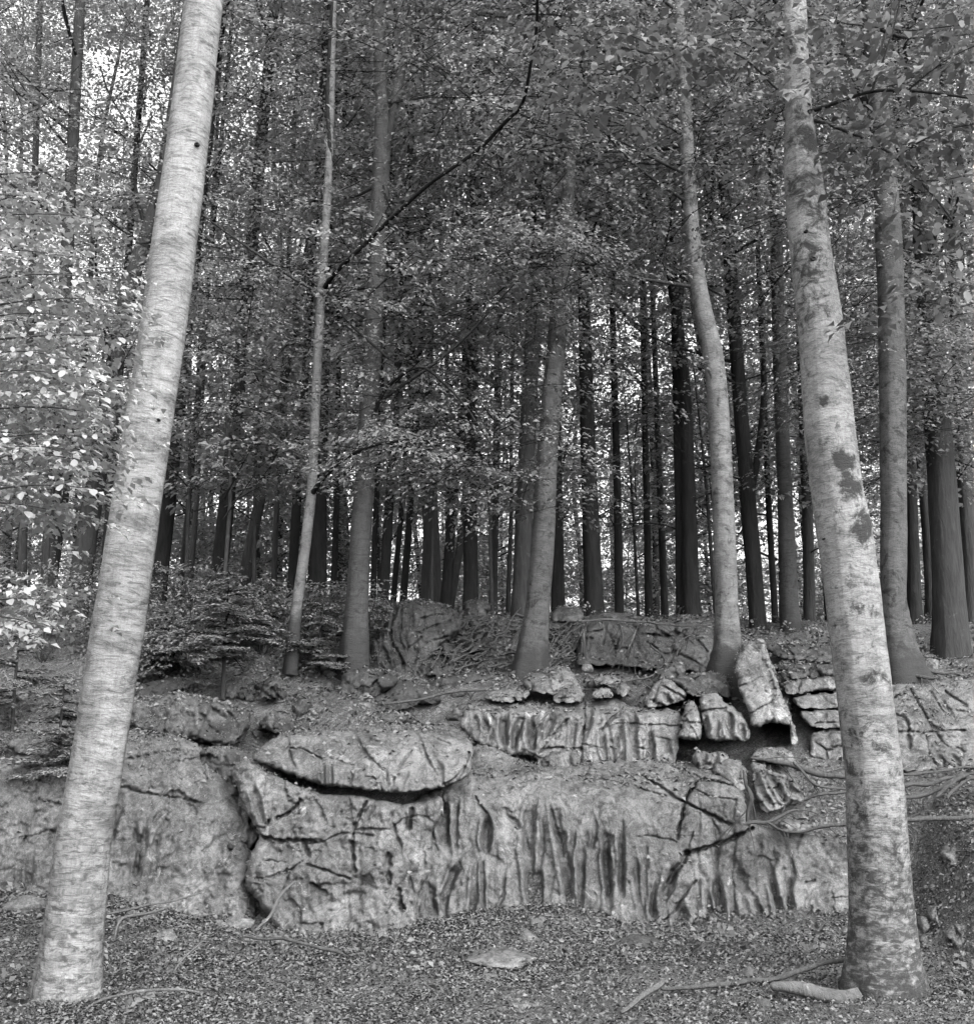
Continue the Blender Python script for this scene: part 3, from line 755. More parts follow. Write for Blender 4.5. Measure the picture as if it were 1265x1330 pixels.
rock('rock_outcrop', 'dark cracked outcrop wall with draping roots behind the wedge rock',
     R3((395, 330), (405, 200), (440, 178), (560, 180), (640, 178), (760, 182), (860, 190), (880, 260), (880, 350), (780, 350), (660, 345), (520, 330)),
     12.1, 13.0, 'rock_dark', [(R3((430, 190), (425, 300)), 4, .12), (R3((540, 240), (530, 300)), 4, .12), (R3((600, 200), (570, 300)), 3.5, .12), (R3((640, 250), (700, 300), (740, 280)), 3, .1), (R3((640, 225), (720, 240), (770, 210)), 3, .1), (R3((770, 240), (740, 300)), 3, .1), (R3((800, 230), (850, 280)), 2.6, .09), (R3((500, 200), (480, 260)), 2.4, .08)],
     (), step=1.6, edge=9, push=.2, thick=1.0, bump=.06, seed=103, blocks=(30, .05, .03))
rock('boulder', 'dark round boulder sitting on top of the ridge between two trunks', C6((645, 150), (650, 90), (700, 75), (760, 68), (785, 110), (780, 150), (700, 160)), 14.2, 14.4, 'rock_dark', (), (), step=1.7, edge=10, push=.25, thick=.6, bump=.06, seed=104)
rock('boulder', 'long dark boulder on the ridge just right of the leaning beech', C6((1085, 185), (1095, 120), (1160, 112), (1240, 112), (1270, 150), (1260, 190)), 13.6, 13.8, 'rock_dark', (), (), step=1.7, edge=7, push=.16, thick=.6, bump=.05, seed=105)
for k, (o_, d0, d1, m, lb) in enumerate([
        (C6((180, 640), (195, 570), (270, 500), (330, 488), (430, 510), (560, 545), (620, 590), (520, 610), (380, 620), (300, 650)), 11.0, 11.6, 'moss_rock', 'mossy boulder with pale flecks below the upright layered outcrop'),
        (C6((430, 520), (520, 470), (640, 448), (780, 455), (900, 478), (880, 520), (740, 540), (600, 545), (500, 540)), 11.5, 11.9, 'moss_rock', 'low long mossy hump in front of the rubble bank'),
        (C6((-10, 560), (20, 450), (120, 418), (230, 440), (330, 470), (300, 510), (200, 570), (80, 590)), 11.2, 11.7, 'moss_rock', 'broad mossy boulder right of the left grey beech foot'),
        (C1((560, 290), (600, 250), (680, 235), (760, 228), (830, 245), (860, 285)), 10.3, 10.5, 'rock_moss', 'low hump of rock peeping over the lens shaped slab'),
        (C1((140, 310), (150, 260), (200, 225), (270, 250), (310, 280), (320, 330), (240, 330)), 10.3, 10.5, 'moss_rock', 'small mossy rock above the left tip of the lens shaped slab'),
        (C1((280, 240), (280, 180), (320, 135), (360, 160), (380, 210), (350, 240)), 10.9, 11.1, 'moss_rock', 'small rounded mossy stone on the leafy slope above the lens shaped slab'),
        (C7((540, 180), (550, 110), (600, 60), (660, 90), (700, 160), (650, 185)), 11.2, 11.4, 'moss_rock', 'dark mossy stone beside the fir sapling stem'),
        (C7((730, 180), (740, 100), (800, 60), (860, 100), (880, 200), (800, 190)), 11.1, 11.3, 'moss_rock', 'furry mossy stump like stone right of the fir sapling stem'),
        (C7((90, 180), (100, 120), (200, 90), (330, 70), (420, 110), (330, 150), (200, 180)), 11.05, 11.5, 'moss_rock', 'long mossy rock behind the boulder with the pale patch'),
        (C7((80, 80), (200, 50), (340, 20), (480, 50), (400, 90), (250, 95)), 11.85, 12.2, 'moss_rock', 'flat moss covered rock under the fir sapling shade'),
        (C7((-560, 420), (-480, 360), (-360, 370), (-280, 420), (-330, 470), (-500, 470)), 9.75, 10.0, 'rock', 'pale smooth boulder at the far left under the small fir'),
        (C7((-300, 420), (-200, 330), (-100, 300), (0, 310), (60, 360), (20, 420), (-150, 440)), 9.9, 10.2, 'rock_moss', 'mossy rock hidden half behind the white birch'),
        (C7((720, 320), (760, 260), (860, 260), (940, 320), (900, 370), (780, 360)), 10.3, 10.5, 'rock_moss', 'mossy rock right of the boulder with the pale patch')]):
    rock('mossy_rock', lb, o_, d0, d1, m, (), (), step=1.7, edge=9, push=.2, thick=.8, bump=.10, seed=110 + k, fine=.4, px_noise=26, blocks=(26, .012, .03))
# where the open surface of ground and rocks lies, for litter and moss
bpy.context.view_layer.update()
_dg = bpy.context.evaluated_depsgraph_get()


def drop(x, y):
    P, N, K = [], [], []
    for a, b in zip(x, y):
        ok, loc, nor, i_, o_, m_ = SC.ray_cast(_dg, Vector((a, b, 5.0)), Vector((0, 0, -1)))
        if ok:
            if nor.z < 0: nor = -nor
            P.append(loc); N.append(nor); K.append(o_.name != 'ground')
    return np.array(P), np.array(N), np.array(K)


_r = np.random.default_rng(82)
HITP, HITN, HITK = drop(_r.uniform(-6.5, 6.5, 90000), 8.3 + 8.7 * _r.uniform(0, 1, 90000) ** 1.25)

# ------------------------------------------------------------------ wood
def tube(pts, rad, sides=14, seg=.25, uvs=True, rough=0.0, seed=0, flare=0.0, flare_h=.4, lobes=5, knots=0):
    """a tapered limb through pts; returns verts, quads, uv"""
    pts = np.asarray(pts, float); rad = np.asarray(rad, float)
    d = np.r_[0, np.cumsum(np.linalg.norm(np.diff(pts, axis=0), axis=1))]
    n = max(3, int(d[-1] / seg) + 1)
    s = np.linspace(0, d[-1], n)
    if flare: s = np.unique(np.r_[s, np.linspace(0, min(1.2, d[-1]), 16)])
    # smooth the path (cubic through the points)
    P = np.stack([np.interp(s, d, pts[:, k]) for k in range(3)], -1)
    for _ in range(3 if len(pts) > 2 else 0):
        P[1:-1] = (P[:-2] + 2 * P[1:-1] + P[2:]) / 4
    R = np.interp(s, d, rad)
    T = np.gradient(P, axis=0); T /= np.linalg.norm(T, axis=1)[:, None] + 1e-9
    ref = np.array([0, 1., 0]) if abs(T[0, 1]) < .8 else np.array([0, 0, 1.])
    A = np.cross(T, ref); A /= np.linalg.norm(A, axis=1)[:, None] + 1e-9
    B = np.cross(A, T)
    th = np.linspace(0, 2 * math.pi, sides + 1)
    ca, sa = np.cos(th), np.sin(th)
    RR = np.repeat(R[:, None], sides + 1, 1)
    if rough:
        q = np.stack([np.broadcast_to(ca * 1.3, RR.shape).ravel(), np.broadcast_to(sa * 1.3, RR.shape).ravel(), np.repeat(s / max(R.max() * 2.2, .05), sides + 1)], -1)
        RR = RR * (1 + rough * fbm(q, seed, 3).reshape(RR.shape))
        RR[:, -1] = RR[:, 0]
    if flare:
        e = np.exp(-s / flare_h)[:, None]
        RR = RR * (1 + flare * e * (.75 + .55 * np.cos(th * lobes + seed)[None] + .25 * np.cos(th * (lobes + 2) + seed * 2)[None]))
    V = P[:, None, :] + RR[..., None] * (ca[None, :, None] * A[:, None] + sa[None, :, None] * B[:, None])
    m = len(s)
    i = np.arange(m * (sides + 1)).reshape(m, sides + 1)
    F = np.stack([i[:-1, :-1], i[:-1, 1:], i[1:, 1:], i[1:, :-1]], -1).reshape(-1, 4)
    uv = np.stack(np.broadcast_arrays((th / (2 * math.pi))[None] * 2 * math.pi * rad.max(), s[:, None]), -1).reshape(-1, 2)
    return V.reshape(-1, 3), F, uv


def join(parts):
    V, F, U, o = [], [], [], 0
    for v, f, u in parts:
        V.append(v); F.append(f + o); U.append(u); o += len(v)
    return np.vstack(V), np.vstack(F), np.vstack(U)


# ------------------------------------------------------------------ leaves
def unit(v):
    return v / (np.linalg.norm(v, axis=-1, keepdims=True) + 1e-9)


def leaves(c, a, n, s, wr=.62, fold=.14):
    """leaf quads: c foot, a axis, n normal, s length"""
    a = unit(a); b = unit(np.cross(n, a)); n = np.cross(a, b)
    s = np.asarray(s)[:, None]
    p0 = c; p2 = c + a * s - n * s * .12
    m = c + a * s * .48
    p1 = m + b * s * wr / 2 + n * s * fold; p3 = m - b * s * wr / 2 + n * s * fold
    V = np.stack([p0, p1, p2, p3], 1).reshape(-1, 3)
    F = np.arange(len(V)).reshape(-1, 4)
    return V, F


def spray_template(rng, n, L=1.0, width=.36, size=.075, jit=.35):
    """a flat fan of leaves along a twig that points to +x, drooping a little"""
    x = L * rng.uniform(.08, 1, n) ** .8
    side = rng.choice([-1, 1], n)
    hw = width * np.sin(np.clip(x / L * .9 + .15, 0, 1) * math.pi) ** .7
    y = side * hw * rng.uniform(.05, 1, n)
    z = -.16 * x * x / L + rng.normal(0, .03, n)
    ang = side * rng.uniform(.2, 1.2, n)
    a = np.stack([np.cos(ang), np.sin(ang), rng.normal(-.2, .25, n)], -1)
    nn = np.stack([rng.normal(0, jit, n), rng.normal(0, jit, n), np.ones(n)], -1)
    return np.stack([x, y, z], -1), a, nn, size * rng.uniform(.5, 1.4, n) ** 1.1


def place_sprays(rng, org, az, tilt, scale, n=36, L=1.0, width=.36, size=.075, jit=.35, variants=6):
    """sprays set at org (N,3), pointing to azimuth az with the given tilt"""
    tm = [spray_template(rng, n, L, width, size, jit) for _ in range(variants)]
    Vs, Fs, o = [], [], 0
    pick = rng.integers(0, variants, len(org))
    for k in range(variants):
        m = np.where(pick == k)[0]
        if not len(m): continue
        p, a, nn, s = tm[k]
        ca, sa, ct, st = np.cos(az[m]), np.sin(az[m]), np.cos(tilt[m]), np.sin(tilt[m])
        ro = rng.normal(0, .25, len(m)); cr_, sr_ = np.cos(ro), np.sin(ro)
        def rot(v):
            x, y, z = v[None, :, 0], v[None, :, 1], v[None, :, 2]
            y, z = y * cr_[:, None] - z * sr_[:, None], y * sr_[:, None] + z * cr_[:, None]
            x, z = x * ct[:, None] - z * st[:, None], x * st[:, None] + z * ct[:, None]
            return np.stack([x * ca[:, None] - y * sa[:, None], x * sa[:, None] + y * ca[:, None], z], -1)
        P = org[m][:, None] + rot(p) * scale[m][:, None, None]
        A, N = rot(a), rot(nn)
        S = np.broadcast_to(s[None] , P.shape[:2])
        v, f = leaves(P.reshape(-1, 3), A.reshape(-1, 3), N.reshape(-1, 3), S.ravel())
        Vs.append(v); Fs.append(f + o); o += len(v)
    return np.vstack(Vs), np.vstack(Fs)


def twig_quads(org, az, tilt, scale, L=1.0, w=.007):
    """the thin drooping twig that carries each spray: three narrow quads"""
    us = np.array([-.35, .3, .65, 1.0]) * L
    z = -.16 * us * us
    ca, sa, ct, st = np.cos(az), np.sin(az), np.cos(tilt), np.sin(tilt)
    x = us[None] * ct[:, None] - z[None] * st[:, None]; zz = us[None] * st[:, None] + z[None] * ct[:, None]
    P = org[:, None] + np.stack([x * ca[:, None], x * sa[:, None], zz], -1) * scale[:, None, None]
    ww = (w * np.array([1.2, 1, .7, .3]))[None, :, None]
    side = np.stack([-sa, ca, np.zeros_like(sa)], -1)[:, None] * .75 + np.array([0, 0, .66])
    V = np.stack([P - side * ww / 2, P + side * ww / 2], 2)             # n,4,2,3
    n = len(org)
    b = (np.arange(n) * 8)[:, None]
    F = np.stack([np.stack([b[:, 0] + 2 * k, b[:, 0] + 2 * k + 1, b[:, 0] + 2 * k + 3, b[:, 0] + 2 * k + 2], -1) for k in range(3)], 1).reshape(-1, 4)
    return V.reshape(-1, 3), F


def crown_obj(root, v, f, mat, tw=None):
    nl = len(f)
    if tw is not None:
        f = np.vstack([f, tw[1] + len(v)]); v = np.vstack([v, tw[0]])
    me = mesh_np('crown', v, f)
    me.materials.append(M[mat])
    if tw is not None:
        me.materials.append(M['twig'])
        me.polygons.foreach_set('material_index', (np.arange(len(f)) >= nl).astype(np.int32))
    return tag(obj('crown', me, None, root), kind='stuff')


def clump_sprays(rng, centres, per, spread, az0=None):
    """several sprays round each centre"""
    c = np.repeat(centres, per, 0)
    n = len(c)
    az = rng.uniform(0, 2 * math.pi, n)
    c = c + np.stack([rng.normal(0, spread, n), rng.normal(0, spread, n), rng.normal(0, spread * .3, n)], -1)
    return c, az, rng.normal(-.06, .14, n), rng.uniform(.7, 1.25, n)


def limb_path(rng, p0, p1, sag=.12, n=6):
    t = np.linspace(0, 1, n)[:, None]
    p = p0 + (p1 - p0) * t
    L = np.linalg.norm(p1 - p0)
    p[:, 2] += L * sag * np.sin(t[:, 0] * math.pi) + 0
    p[1:-1] += rng.normal(0, L * .025, (n - 2, 3))
    return p


def build_tree(name, label, cat, pts, Y, mat, sides=20, top_py=-420, group=None, flare=.6, flare_h=.3, lobes=5, rough=.05, seed=1, seg=.12,
               crown=None, limbs=0, limb_px=(), leafmat='leaf', extend=True, bury=.35, dY=0.0, patches=(), knots=(), dead=0):
    """pts: [(px, py, width px)] from the foot upwards, standing at distance Y; crown: dict"""
    rng = np.random.default_rng(seed)
    q = np.array(pts, float)
    if extend and q[-1, 1] > top_py:
        k = max(0, len(q) - 3)
        sl = (q[-1] - q[k]) / max(q[k, 1] - q[-1, 1], 1)
        dpy = q[-1, 1] - top_py
        q = np.vstack([q, q[-1] + [sl[0] * dpy * .9, -dpy, max(sl[2] * dpy, -q[-1, 2] * .5)]])
    YY = Y + dY * (q[0, 1] - q[:, 1]) / 600.0
    P = at(q[:, 0], q[:, 1], YY)
    R = q[:, 2] / 2 * ((P - [0, 0, CAMZ]) @ [0, math.cos(PITCH), math.sin(PITCH)]) / FPX
    base = P[0].copy()
    P = np.vstack([P[0] - (P[1] - P[0]) / np.linalg.norm(P[1] - P[0]) * bury, P]); R = np.r_[R[0], R]
    root = empty(name, base, label, cat, group)
    v, f, uv = tube(P - base, R, sides, seg, rough=rough, seed=seed, flare=flare, flare_h=flare_h, lobes=lobes)
    tm = mesh_np('trunk', v, f, True, uv)
    if patches:                                            # lichen and moss, plus one birch's shaded edge painted into the bark
        L = np.zeros(len(v)); vw = v + base
        for (px, py, pw, ph, st) in patches:
            c = at(px, py, Y); k = Y / FPX
            dd = ((vw[:, 0] - c[0]) / (pw / 2 * k)) ** 2 + ((vw[:, 2] - c[2]) / (ph / 2 * k)) ** 2
            L = np.maximum(L, st * np.clip((1.8 - dd) / 1.8, 0, 1) * (vw[:, 1] < Y + .08))
        at_ = tm.attributes.new('lichen', 'FLOAT', 'POINT'); at_.data.foreach_set('value', L.astype(np.float32))
    obj('trunk', tm, M[mat], root)
    for (px, py, s) in knots:                              # branch scars
        s = s * .8
        i = int(np.argmin(np.abs(q[:, 1] - py))); rr0 = np.interp(-py, -q[:, 1], R[1:])
        ax_ = np.interp(-py, -q[:, 1], q[:, 0]); off = (px - ax_) * Y / FPX
        c = at(px, py, Y - math.sqrt(max(rr0 ** 2 - off ** 2, 1e-5)) * .97)
        th = np.linspace(0, 2 * np.pi, 14, endpoint=False)
        rings = [(1.25, -.012), (1.0, .010), (.72, .012), (.45, -.004), (.05, -.010)]
        kv = np.concatenate([np.stack([np.cos(th) * a * s * (1 + .12 * np.sin(3 * th + px)), np.full(14, -b), np.sin(th) * a * s * .75], -1) for a, b in rings])
        kf = np.concatenate([np.stack([g * 14 + np.arange(14), g * 14 + (np.arange(14) + 1) % 14, (g + 1) * 14 + (np.arange(14) + 1) % 14, (g + 1) * 14 + np.arange(14)], -1) for g in range(4)])
        obj('knot', mesh_np('knot', kv + c - base, kf, True), M['beech_mid'], root)
    def axis_at(z):
        return np.array([np.interp(z, P[:, 2], P[:, 0]), np.interp(z, P[:, 2], P[:, 1]), z]), np.interp(z, P[:, 2], R)
    for lp in limb_px:                                     # limbs seen in the photograph: (px list, width0, width1, yoffset)
        line, w0, w1, yo = lp
        L = np.array(line, float)
        ys = Y + np.linspace(0, yo, len(L))
        lp3 = at(L[:, 0], L[:, 1], ys)
        rr = np.linspace(w0, w1, len(L)) / 2 * Y / FPX
        v, f, uv = tube(lp3 - base, rr, 8, .1, rough=.12, seed=seed + 3)
        obj('limb', mesh_np('limb', v, f, True, uv), M['twig'] if w0 < 14 else M[mat], root)
    for k in range(dead):                                  # bare dead branches under the crown
        hz = base[2] + rng.uniform(1.2, 5.5); a, r = axis_at(hz); th = rng.uniform(-.6, math.pi + .6) if k % 3 else rng.uniform(0, 6.28)
        L = rng.uniform(.5, 1.9)
        c = a + [math.cos(th) * L, math.sin(th) * L * .7, rng.uniform(-.25, .8) * L]
        lp3 = limb_path(rng, a, c, rng.uniform(-.12, .12))
        ps = [tube(lp3 - base, np.linspace(.012, .003, 6), 5, .12, rough=.1, seed=k)]
        for j in (2, 3, 4):
            c2 = lp3[j] + (c - a) * rng.uniform(.15, .4) + rng.normal(0, .16 * L, 3)
            ps.append(tube(limb_path(rng, lp3[j], c2, .05) - base, np.linspace(.006, .002, 6), 4, .12))
        v, f, uv = join(ps)
        obj('dead_branch', mesh_np('dead_branch', v, f, True, uv), M['twig'], root)
    if crown:
        z0, z1 = crown['z']; Rr = crown['r']; n = crown['n']
        zz = rng.uniform(z0, z1, n)
        C = []
        for z in zz:
            a, r = axis_at(z)
            t = (z - z0) / (z1 - z0)
            rad = Rr * (.45 + .55 * math.sin(math.pi * min(1, t * .8 + .25)))
            th = rng.uniform(.15, math.pi - .15) if crown.get('back') else rng.uniform(0, 2 * math.pi); d = rad * rng.uniform(.15, 1) ** .6
            if crown.get('back') and rng.uniform() < .3: th = rng.choice([-.5, math.pi + .5])
            C.append(a + [math.cos(th) * d, math.sin(th) * d, rng.normal(0, .2)])
        C = np.array(C)
        if crown.get('extra') is not None: C = np.vstack([C, crown['extra']])
        o, az, tl, sc = clump_sprays(rng, C, crown.get('per', 6), crown.get('spread', .35))
        v, f = place_sprays(rng, o - base, az, tl, sc, crown.get('leaves', 56), size=crown.get('size', .05), width=crown.get('w', .36))
        crown_obj(root, v, f, leafmat, twig_quads(o - base, az, tl, sc))
        for k in range(min(limbs, n)):
            c = C[rng.integers(0, n)]
            a0, _ = axis_at(c[2]); hz = c[2] - rng.uniform(.15, .7) * np.hypot(*(c - a0)[:2])
            a, r = axis_at(hz)
            lp3 = limb_path(rng, a, c, -.06)
            rr = np.linspace(min(r * .3, .026), .005, len(lp3))
            v, f, uv = tube(lp3 - base, rr, 6, .2, rough=.1, seed=seed + k)
            obj('limb', mesh_np('limb', v, f, True, uv), M['twig' if 'dark' in mat else 'bark_mid'], root)
    return root


def copy_tree(o, loc, rz, sc, label=None, group=None):
    c = o.copy(); COL.objects.link(c)
    c.location = loc; c.rotation_euler = (0, 0, rz); c.scale = (sc, sc, sc)
    if label: c['label'] = label
    if group: c['group'] = group
    for ch in o.children:
        d = ch.copy(); COL.objects.link(d); d.parent = c
    return c


# ---- the two birches in front
build_tree('birch_tree', 'pale white birch trunk leaning right in front of the rocks, left of the picture', 'tree',
           [(86, 1296, 94), (93, 1240, 80), (107, 1100, 70), (133, 950, 67), (156, 800, 66), (185, 600, 61), (209, 450, 59), (229, 300, 57), (248, 150, 52), (263, 15, 49)],
           7.05, 'birch_white', 40, flare=.22, flare_h=.13, lobes=4, rough=.04, seed=201, seg=.04,
           patches=[(132, 726, 18, 34, 1), (129, 765, 16, 40, 1), (125, 805, 14, 30, .9), (160, 610, 14, 24, .9), (88, 1165, 50, 60, .55), (130, 1100, 26, 150, .6), (100, 1250, 90, 60, .5), (150, 640, 12, 30, .6), (236, 200, 12, 20, .5)],
           knots=[(256, 187, .018), (243, 40, .014), (206, 545, .012), (158, 662, .012)])
RT = build_tree('birch_tree', 'thick mottled birch trunk with dark patches leaning left in front of the rocks', 'tree',
           [(1149, 1296, 116), (1147, 1240, 92), (1145, 1180, 82), (1141, 1100, 76), (1135, 1000, 70), (1122, 900, 70), (1106, 760, 71), (1097, 690, 70), (1088, 640, 66), (1078, 560, 64), (1073, 500, 62),
            (1066, 430, 58), (1058, 370, 54), (1050, 300, 52), (1042, 220, 47), (1037, 150, 34), (1034, 60, 29), (1033, 15, 28)],
           7.1, 'birch_mottled', 40, flare=.24, flare_h=.14, lobes=5, rough=.05, seed=202, seg=.04,
           patches=[(1044, 190, 44, 50, 1), (1040, 245, 36, 90, .62), (1056, 290, 40, 70, .55), (1048, 345, 44, 80, .62), (1052, 410, 36, 60, .55), (1087, 606, 36, 26, 1), (1098, 640, 40, 44, .75), (1113, 690, 36, 50, .95), (1062, 528, 14, 18, .9),
                    (1124, 880, 40, 24, .8), (1104, 792, 26, 24, .7), (1128, 800, 20, 16, .6), (1118, 960, 70, 90, .3), (1140, 1160, 90, 150, .34), (1110, 1080, 18, 180, .4), (1150, 1285, 120, 50, .55), (1034, 160, 20, 30, .6), (1026, 68, 12, 22, 1)],  # the tall narrow entry paints the trunk's shaded left edge
           knots=[(1092, 560, .012), (1082, 478, .010), (1070, 700, .010), (1056, 336, .02), (1047, 300, .014)])

# ---- pale beeches at the forest edge
def cz(Y, py0, py1):
    return (float(at(632, py0, Y)[2]), float(at(632, py1, Y)[2]))

build_tree('beech_tree', 'grey beech with lichened bark and mossy flared foot at the centre of the ridge', 'tree',
           [(688, 872, 46), (691, 845, 40), (697, 800, 31), (706, 700, 30), (710, 600, 27), (718, 500, 26), (727, 400, 23), (735, 300, 20), (741, 200, 17), (746, 60, 14)], 12.0, 'beech', 28,
           flare=.5, seed=211, rough=.05, crown=dict(back=True, z=cz(12, 430, -300), r=2.6, n=74, per=8, extra=at(RNG.uniform(600, 760, 12), RNG.uniform(300, 480, 12), RNG.uniform(11, 13, 12))), limbs=24)
build_tree('beech_tree', 'slender pale beech bending left above its middle, beside the tall leaning slab', 'tree',
           [(944, 872, 46), (945, 840, 34), (944, 780, 29), (941, 700, 29), (937, 600, 28), (931, 500, 27), (925, 450, 26), (911, 400, 24), (901, 330, 21), (895, 250, 19), (890, 150, 17), (882, 30, 15)], 11.4, 'beech_lichen', 28,
           flare=.5, seed=212, rough=.05, crown=dict(z=cz(11.4, 330, -300), r=2.4, n=54, per=8), limbs=16)
build_tree('beech_tree', 'grey blotched beech with a dark mossy foot behind the thick mottled birch', 'tree',
           [(1172, 882, 62), (1166, 840, 46), (1160, 780, 33), (1161, 650, 33), (1160, 550, 33), (1159, 450, 34), (1154, 300, 33), (1148, 200, 30), (1140, 130, 24), (1130, 20, 20)], 11.2, 'beech', 28,
           flare=.6, seed=213, rough=.06, crown=dict(back=True, z=cz(11.2, 280, -300), r=2.4, n=52, per=8, extra=at(RNG.uniform(1080, 1270, 34), RNG.uniform(360, 560, 34), RNG.uniform(11.7, 13.2, 34))), limbs=14,
           limb_px=[([(1146, 170), (1128, 140), (1112, 110), (1090, 40), (1085, -20)], 12, 6, .5)])
build_tree('beech_tree', 'dull grey beech that forks high up, right of the thin pale birch', 'tree',
           [(460, 858, 40), (463, 800, 30), (466, 740, 28), (468, 700, 27), (475, 600, 25), (481, 500, 25), (490, 350, 24), (496, 200, 22), (496, 130, 17), (490, 15, 15)], 12.1, 'beech_mid', 24,
           flare=.35, seed=214, rough=.05, crown=dict(back=True, z=cz(13, 450, -300), r=2.8, n=74, per=8, extra=at(RNG.uniform(430, 560, 9), RNG.uniform(380, 560, 9), RNG.uniform(11.6, 14, 9))), limbs=20,
           limb_px=[([(496, 205), (507, 160), (517, 110), (527, 60), (537, 0), (545, -80)], 17, 9, .4), ([(478, 560), (500, 500), (548, 470), (600, 520), (640, 580)], 6, 2, -1.0)])
build_tree('birch_tree', 'thin pale birch pole with a long dark limb slanting up to the right', 'tree',
           [(381, 832, 17), (385, 790, 14), (398, 700, 14), (405, 640, 13), (411, 500, 12), (416, 400, 12), (424, 280, 11), (430, 150, 9), (433, 15, 8)], 12.0, 'beech_lichen', 16,
           flare=.2, seed=215, rough=.05, crown=dict(z=cz(12, 520, -200), r=1.9, n=24, per=5, extra=at(RNG.uniform(450, 700, 18), RNG.uniform(560, 640, 18), RNG.uniform(10.8, 12.6, 18))), limbs=4,
           limb_px=[([(420, 375), (438, 350), (475, 316), (513, 278), (558, 237), (626, 192), (659, 154), (680, 139), (688, 90), (699, 30), (697, -20)], 6.5, 3, -3.4),
                    ([(424, 372), (440, 400), (452, 418), (470, 435), (505, 465)], 6, 3, -.6),
                    ([(405, 642), (418, 622), (440, 600), (465, 584), (500, 574), (540, 570)], 8, 3, -1.2), ([(500, 574), (560, 590), (620, 606)], 4, 2, -.4),
                    ([(512, 278), (500, 262), (498, 240)], 4, 2, 0), ([(626, 192), (660, 205), (672, 235)], 3, 1.5, 0), ([(430, 210), (424, 130), (428, 60), (432, -10)], 6, 4, -.3)])
build_tree('spruce_tree', 'straight grey trunk with scaly bark left of the thick mottled birch', 'tree',
           [(1028, 832, 28), (1025, 780, 24), (1020, 650, 19), (1013, 500, 17), (1008, 300, 16), (1002, 100, 14), (998, 0, 13)], 14.6, 'beech_mid', 18, flare=.2, seed=216,
           crown=dict(z=cz(14.6, 380, -200), r=2.6, n=44, per=8), limbs=6)

